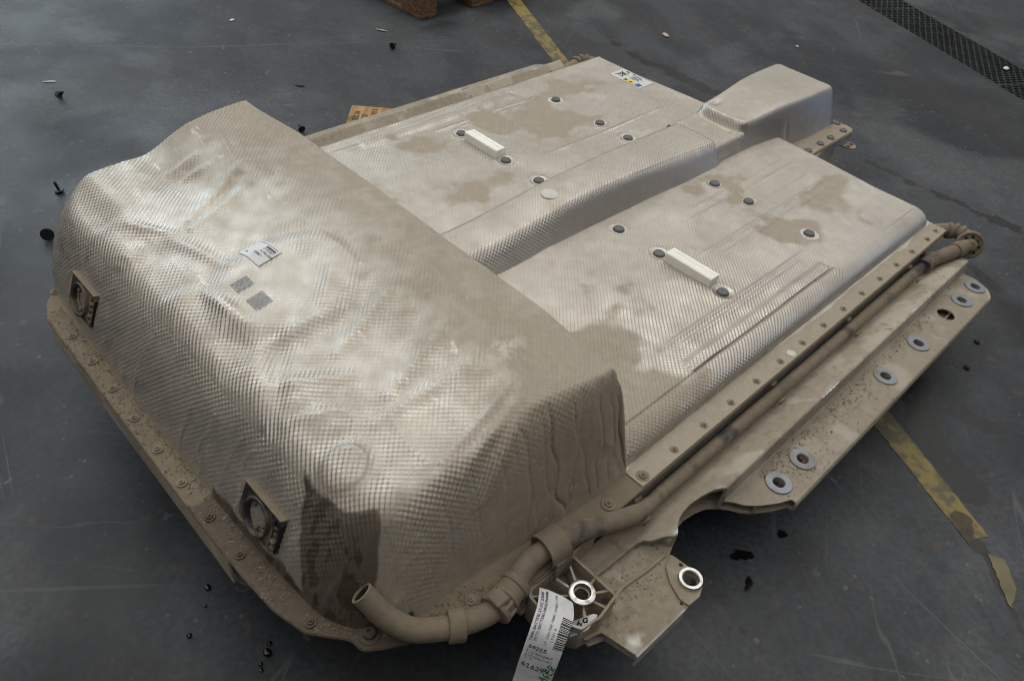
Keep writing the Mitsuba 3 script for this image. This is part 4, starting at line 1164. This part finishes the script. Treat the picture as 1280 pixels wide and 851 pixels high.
# ------------------------------------------------------------------ small things on the floor
def clip(key, xy, tilt, az, lab, s=1.0):
    head = lathe([(0, 0), (.0150, 0), (.0165, .0015), (.0160, .004), (.0100, .0062), (.0045, .0068), (.0042, .024), (.0055, .026), (.0052, .032), (.0028, .038), (0, .040)], 18)
    fins = trimesh.util.concatenate([cbox((-.0075, -.001, .010 + .007 * i), (.0075, .001, .013 + .007 * i), .0004) for i in range(3)])
    out = []
    M = trimesh.transformations.rotation_matrix(math.radians(az), [0, 0, 1]) @ trimesh.transformations.rotation_matrix(math.radians(tilt), [0, 1, 0]) @ np.diag([s, s, s, 1.0])
    for m in (head, fins):
        m = m.copy(); m.apply_transform(M); out.append(m)
    lo = min(m.bounds[0][2] for m in out)
    for m in out: m.apply_translation([xy[0], xy[1], -lo])
    k = add(key + '__head', out[0], 'black_plastic', smooth=35, off=0) if False else None
    base = key
    n = 0
    while base in labels: n += 1; base = f'{key}_{n:03d}'
    add(base + '__head', out[0], 'black_plastic', smooth=35, off=0); add(base + '__fins', out[1], 'black_plastic', off=0)
    name(base, lab, 'clip', 'black clips on the floor')


clip('plastic_clip', (-.672, 1.872), 55, -60, 'black plastic clip lying alone on the floor, uppermost at the left', .85)
clip('plastic_clip', (-.905, 1.265), 15, 130, 'black plastic clip standing on its head beside the upper left of the hump', .85)
clip('plastic_clip', (-1.022, 1.040), 112, 66, 'black plastic clip showing its round head just left of the hump', 1.1)
clip('plastic_clip', (.616, 1.607), 88, 20, 'black plastic clip on the floor between the dark pallet and the left rail', .9)
clip('plastic_clip', (-.108, 1.184), 80, 80, 'black plastic clip at the left end of the left rail', .8)


def bit(key, xy, size, az, bs, lab, cat, group=None):
    m = trimesh.creation.icosphere(2); v = np.array(m.vertices)
    v = v * (1 + .5 * (meshkit.noise(v * 1.7 + len(scene)) - .5)[:, None]) * np.array(size) / 2
    m.vertices = v; m.apply_transform(trimesh.transformations.rotation_matrix(math.radians(az), [0, 0, 1])); m.apply_translation([xy[0], xy[1], -m.bounds[0][2] + .0005])
    k = add(key, m, bs, smooth=35, off=0); name(k, lab, cat, group)


mat('crumb_pale', base_color=rgb((0.42, 0.36, 0.25)), roughness=0.8)
mat('crumb_white', base_color=rgb((0.60, 0.60, 0.58)), roughness=0.6)
mat('crumb_brown', base_color=rgb((0.045, 0.034, 0.025)), roughness=0.85)
mat('drop_dark', base_color=rgb((0.008, 0.008, 0.009)), roughness=0.05, specular=0.6)
bit('wood_splinter', (.702, 1.797), (.055, .010, .006), -60, 'crumb_pale', 'pale wood splinter on the floor near the dark pallet', 'splinter')
bit('white_scrap', (.201, 2.223), (.028, .014, .005), 20, 'crumb_white', 'small white scrap on the floor near the top edge of the picture', 'scrap')
bit('white_scrap', (-.653, 2.014), (.045, .009, .004), -25, 'crumb_white', 'thin white scrap on the floor beyond the uppermost black clip', 'scrap')
bit('white_scrap', (2.361, .602), (.018, .014, .006), 0, 'crumb_white', 'tiny white scrap on the floor beyond the tunnel end', 'scrap')
bit('white_scrap', (3.110, -.169), (.040, .026, .010), 0, 'crumb_white', 'white scrap lying on the drain grate', 'scrap')
bit('dirt_crumb', (.778, -.917), (.019, .015, .008), 30, 'crumb_brown', 'upper brown dirt crumb beside the far end of the right rail', 'crumb')
bit('dirt_crumb', (.640, -.942), (.018, .014, .008), 70, 'crumb_brown', 'lower brown dirt crumb beside the far end of the right rail', 'crumb')
bit('dirt_crumb', (.090, 1.508), (.036, .018, .005), 130, 'crumb_brown', 'dark brown flake on the floor beyond the rear hump', 'crumb')
bit('dry_leaf', (1.868, 1.054), (.050, .024, .008), 60, 'crumb_pale', 'small brown dry leaf on the floor beyond the warning label', 'leaf')
DROPS = ((-1.198, -.399, .015, 'largest dark drop of the cluster at the bottom of the picture'), (-1.217, -.408, .008, 'dark drop just below the largest one of the bottom cluster'), (-1.222, -.418, .007, 'lowest right dark drop of the bottom cluster'),
         (-1.186, -.385, .009, 'upper dark drop of the bottom cluster'), (-1.2141, -.2162, .012, 'single dark drop on the floor beside the wet flange'), (-1.235, -.247, .006, 'tiny dark drop below the single drop beside the wet flange'),
         (-1.2836, -.2806, .009, 'dark drop farthest left of the drops on the floor'))
for x, y, d, lab_ in DROPS:
    bit('oil_drop', (x, y), (d, d, d * .6), 0, 'drop_dark', lab_, 'drop', 'dark drops on the floor')
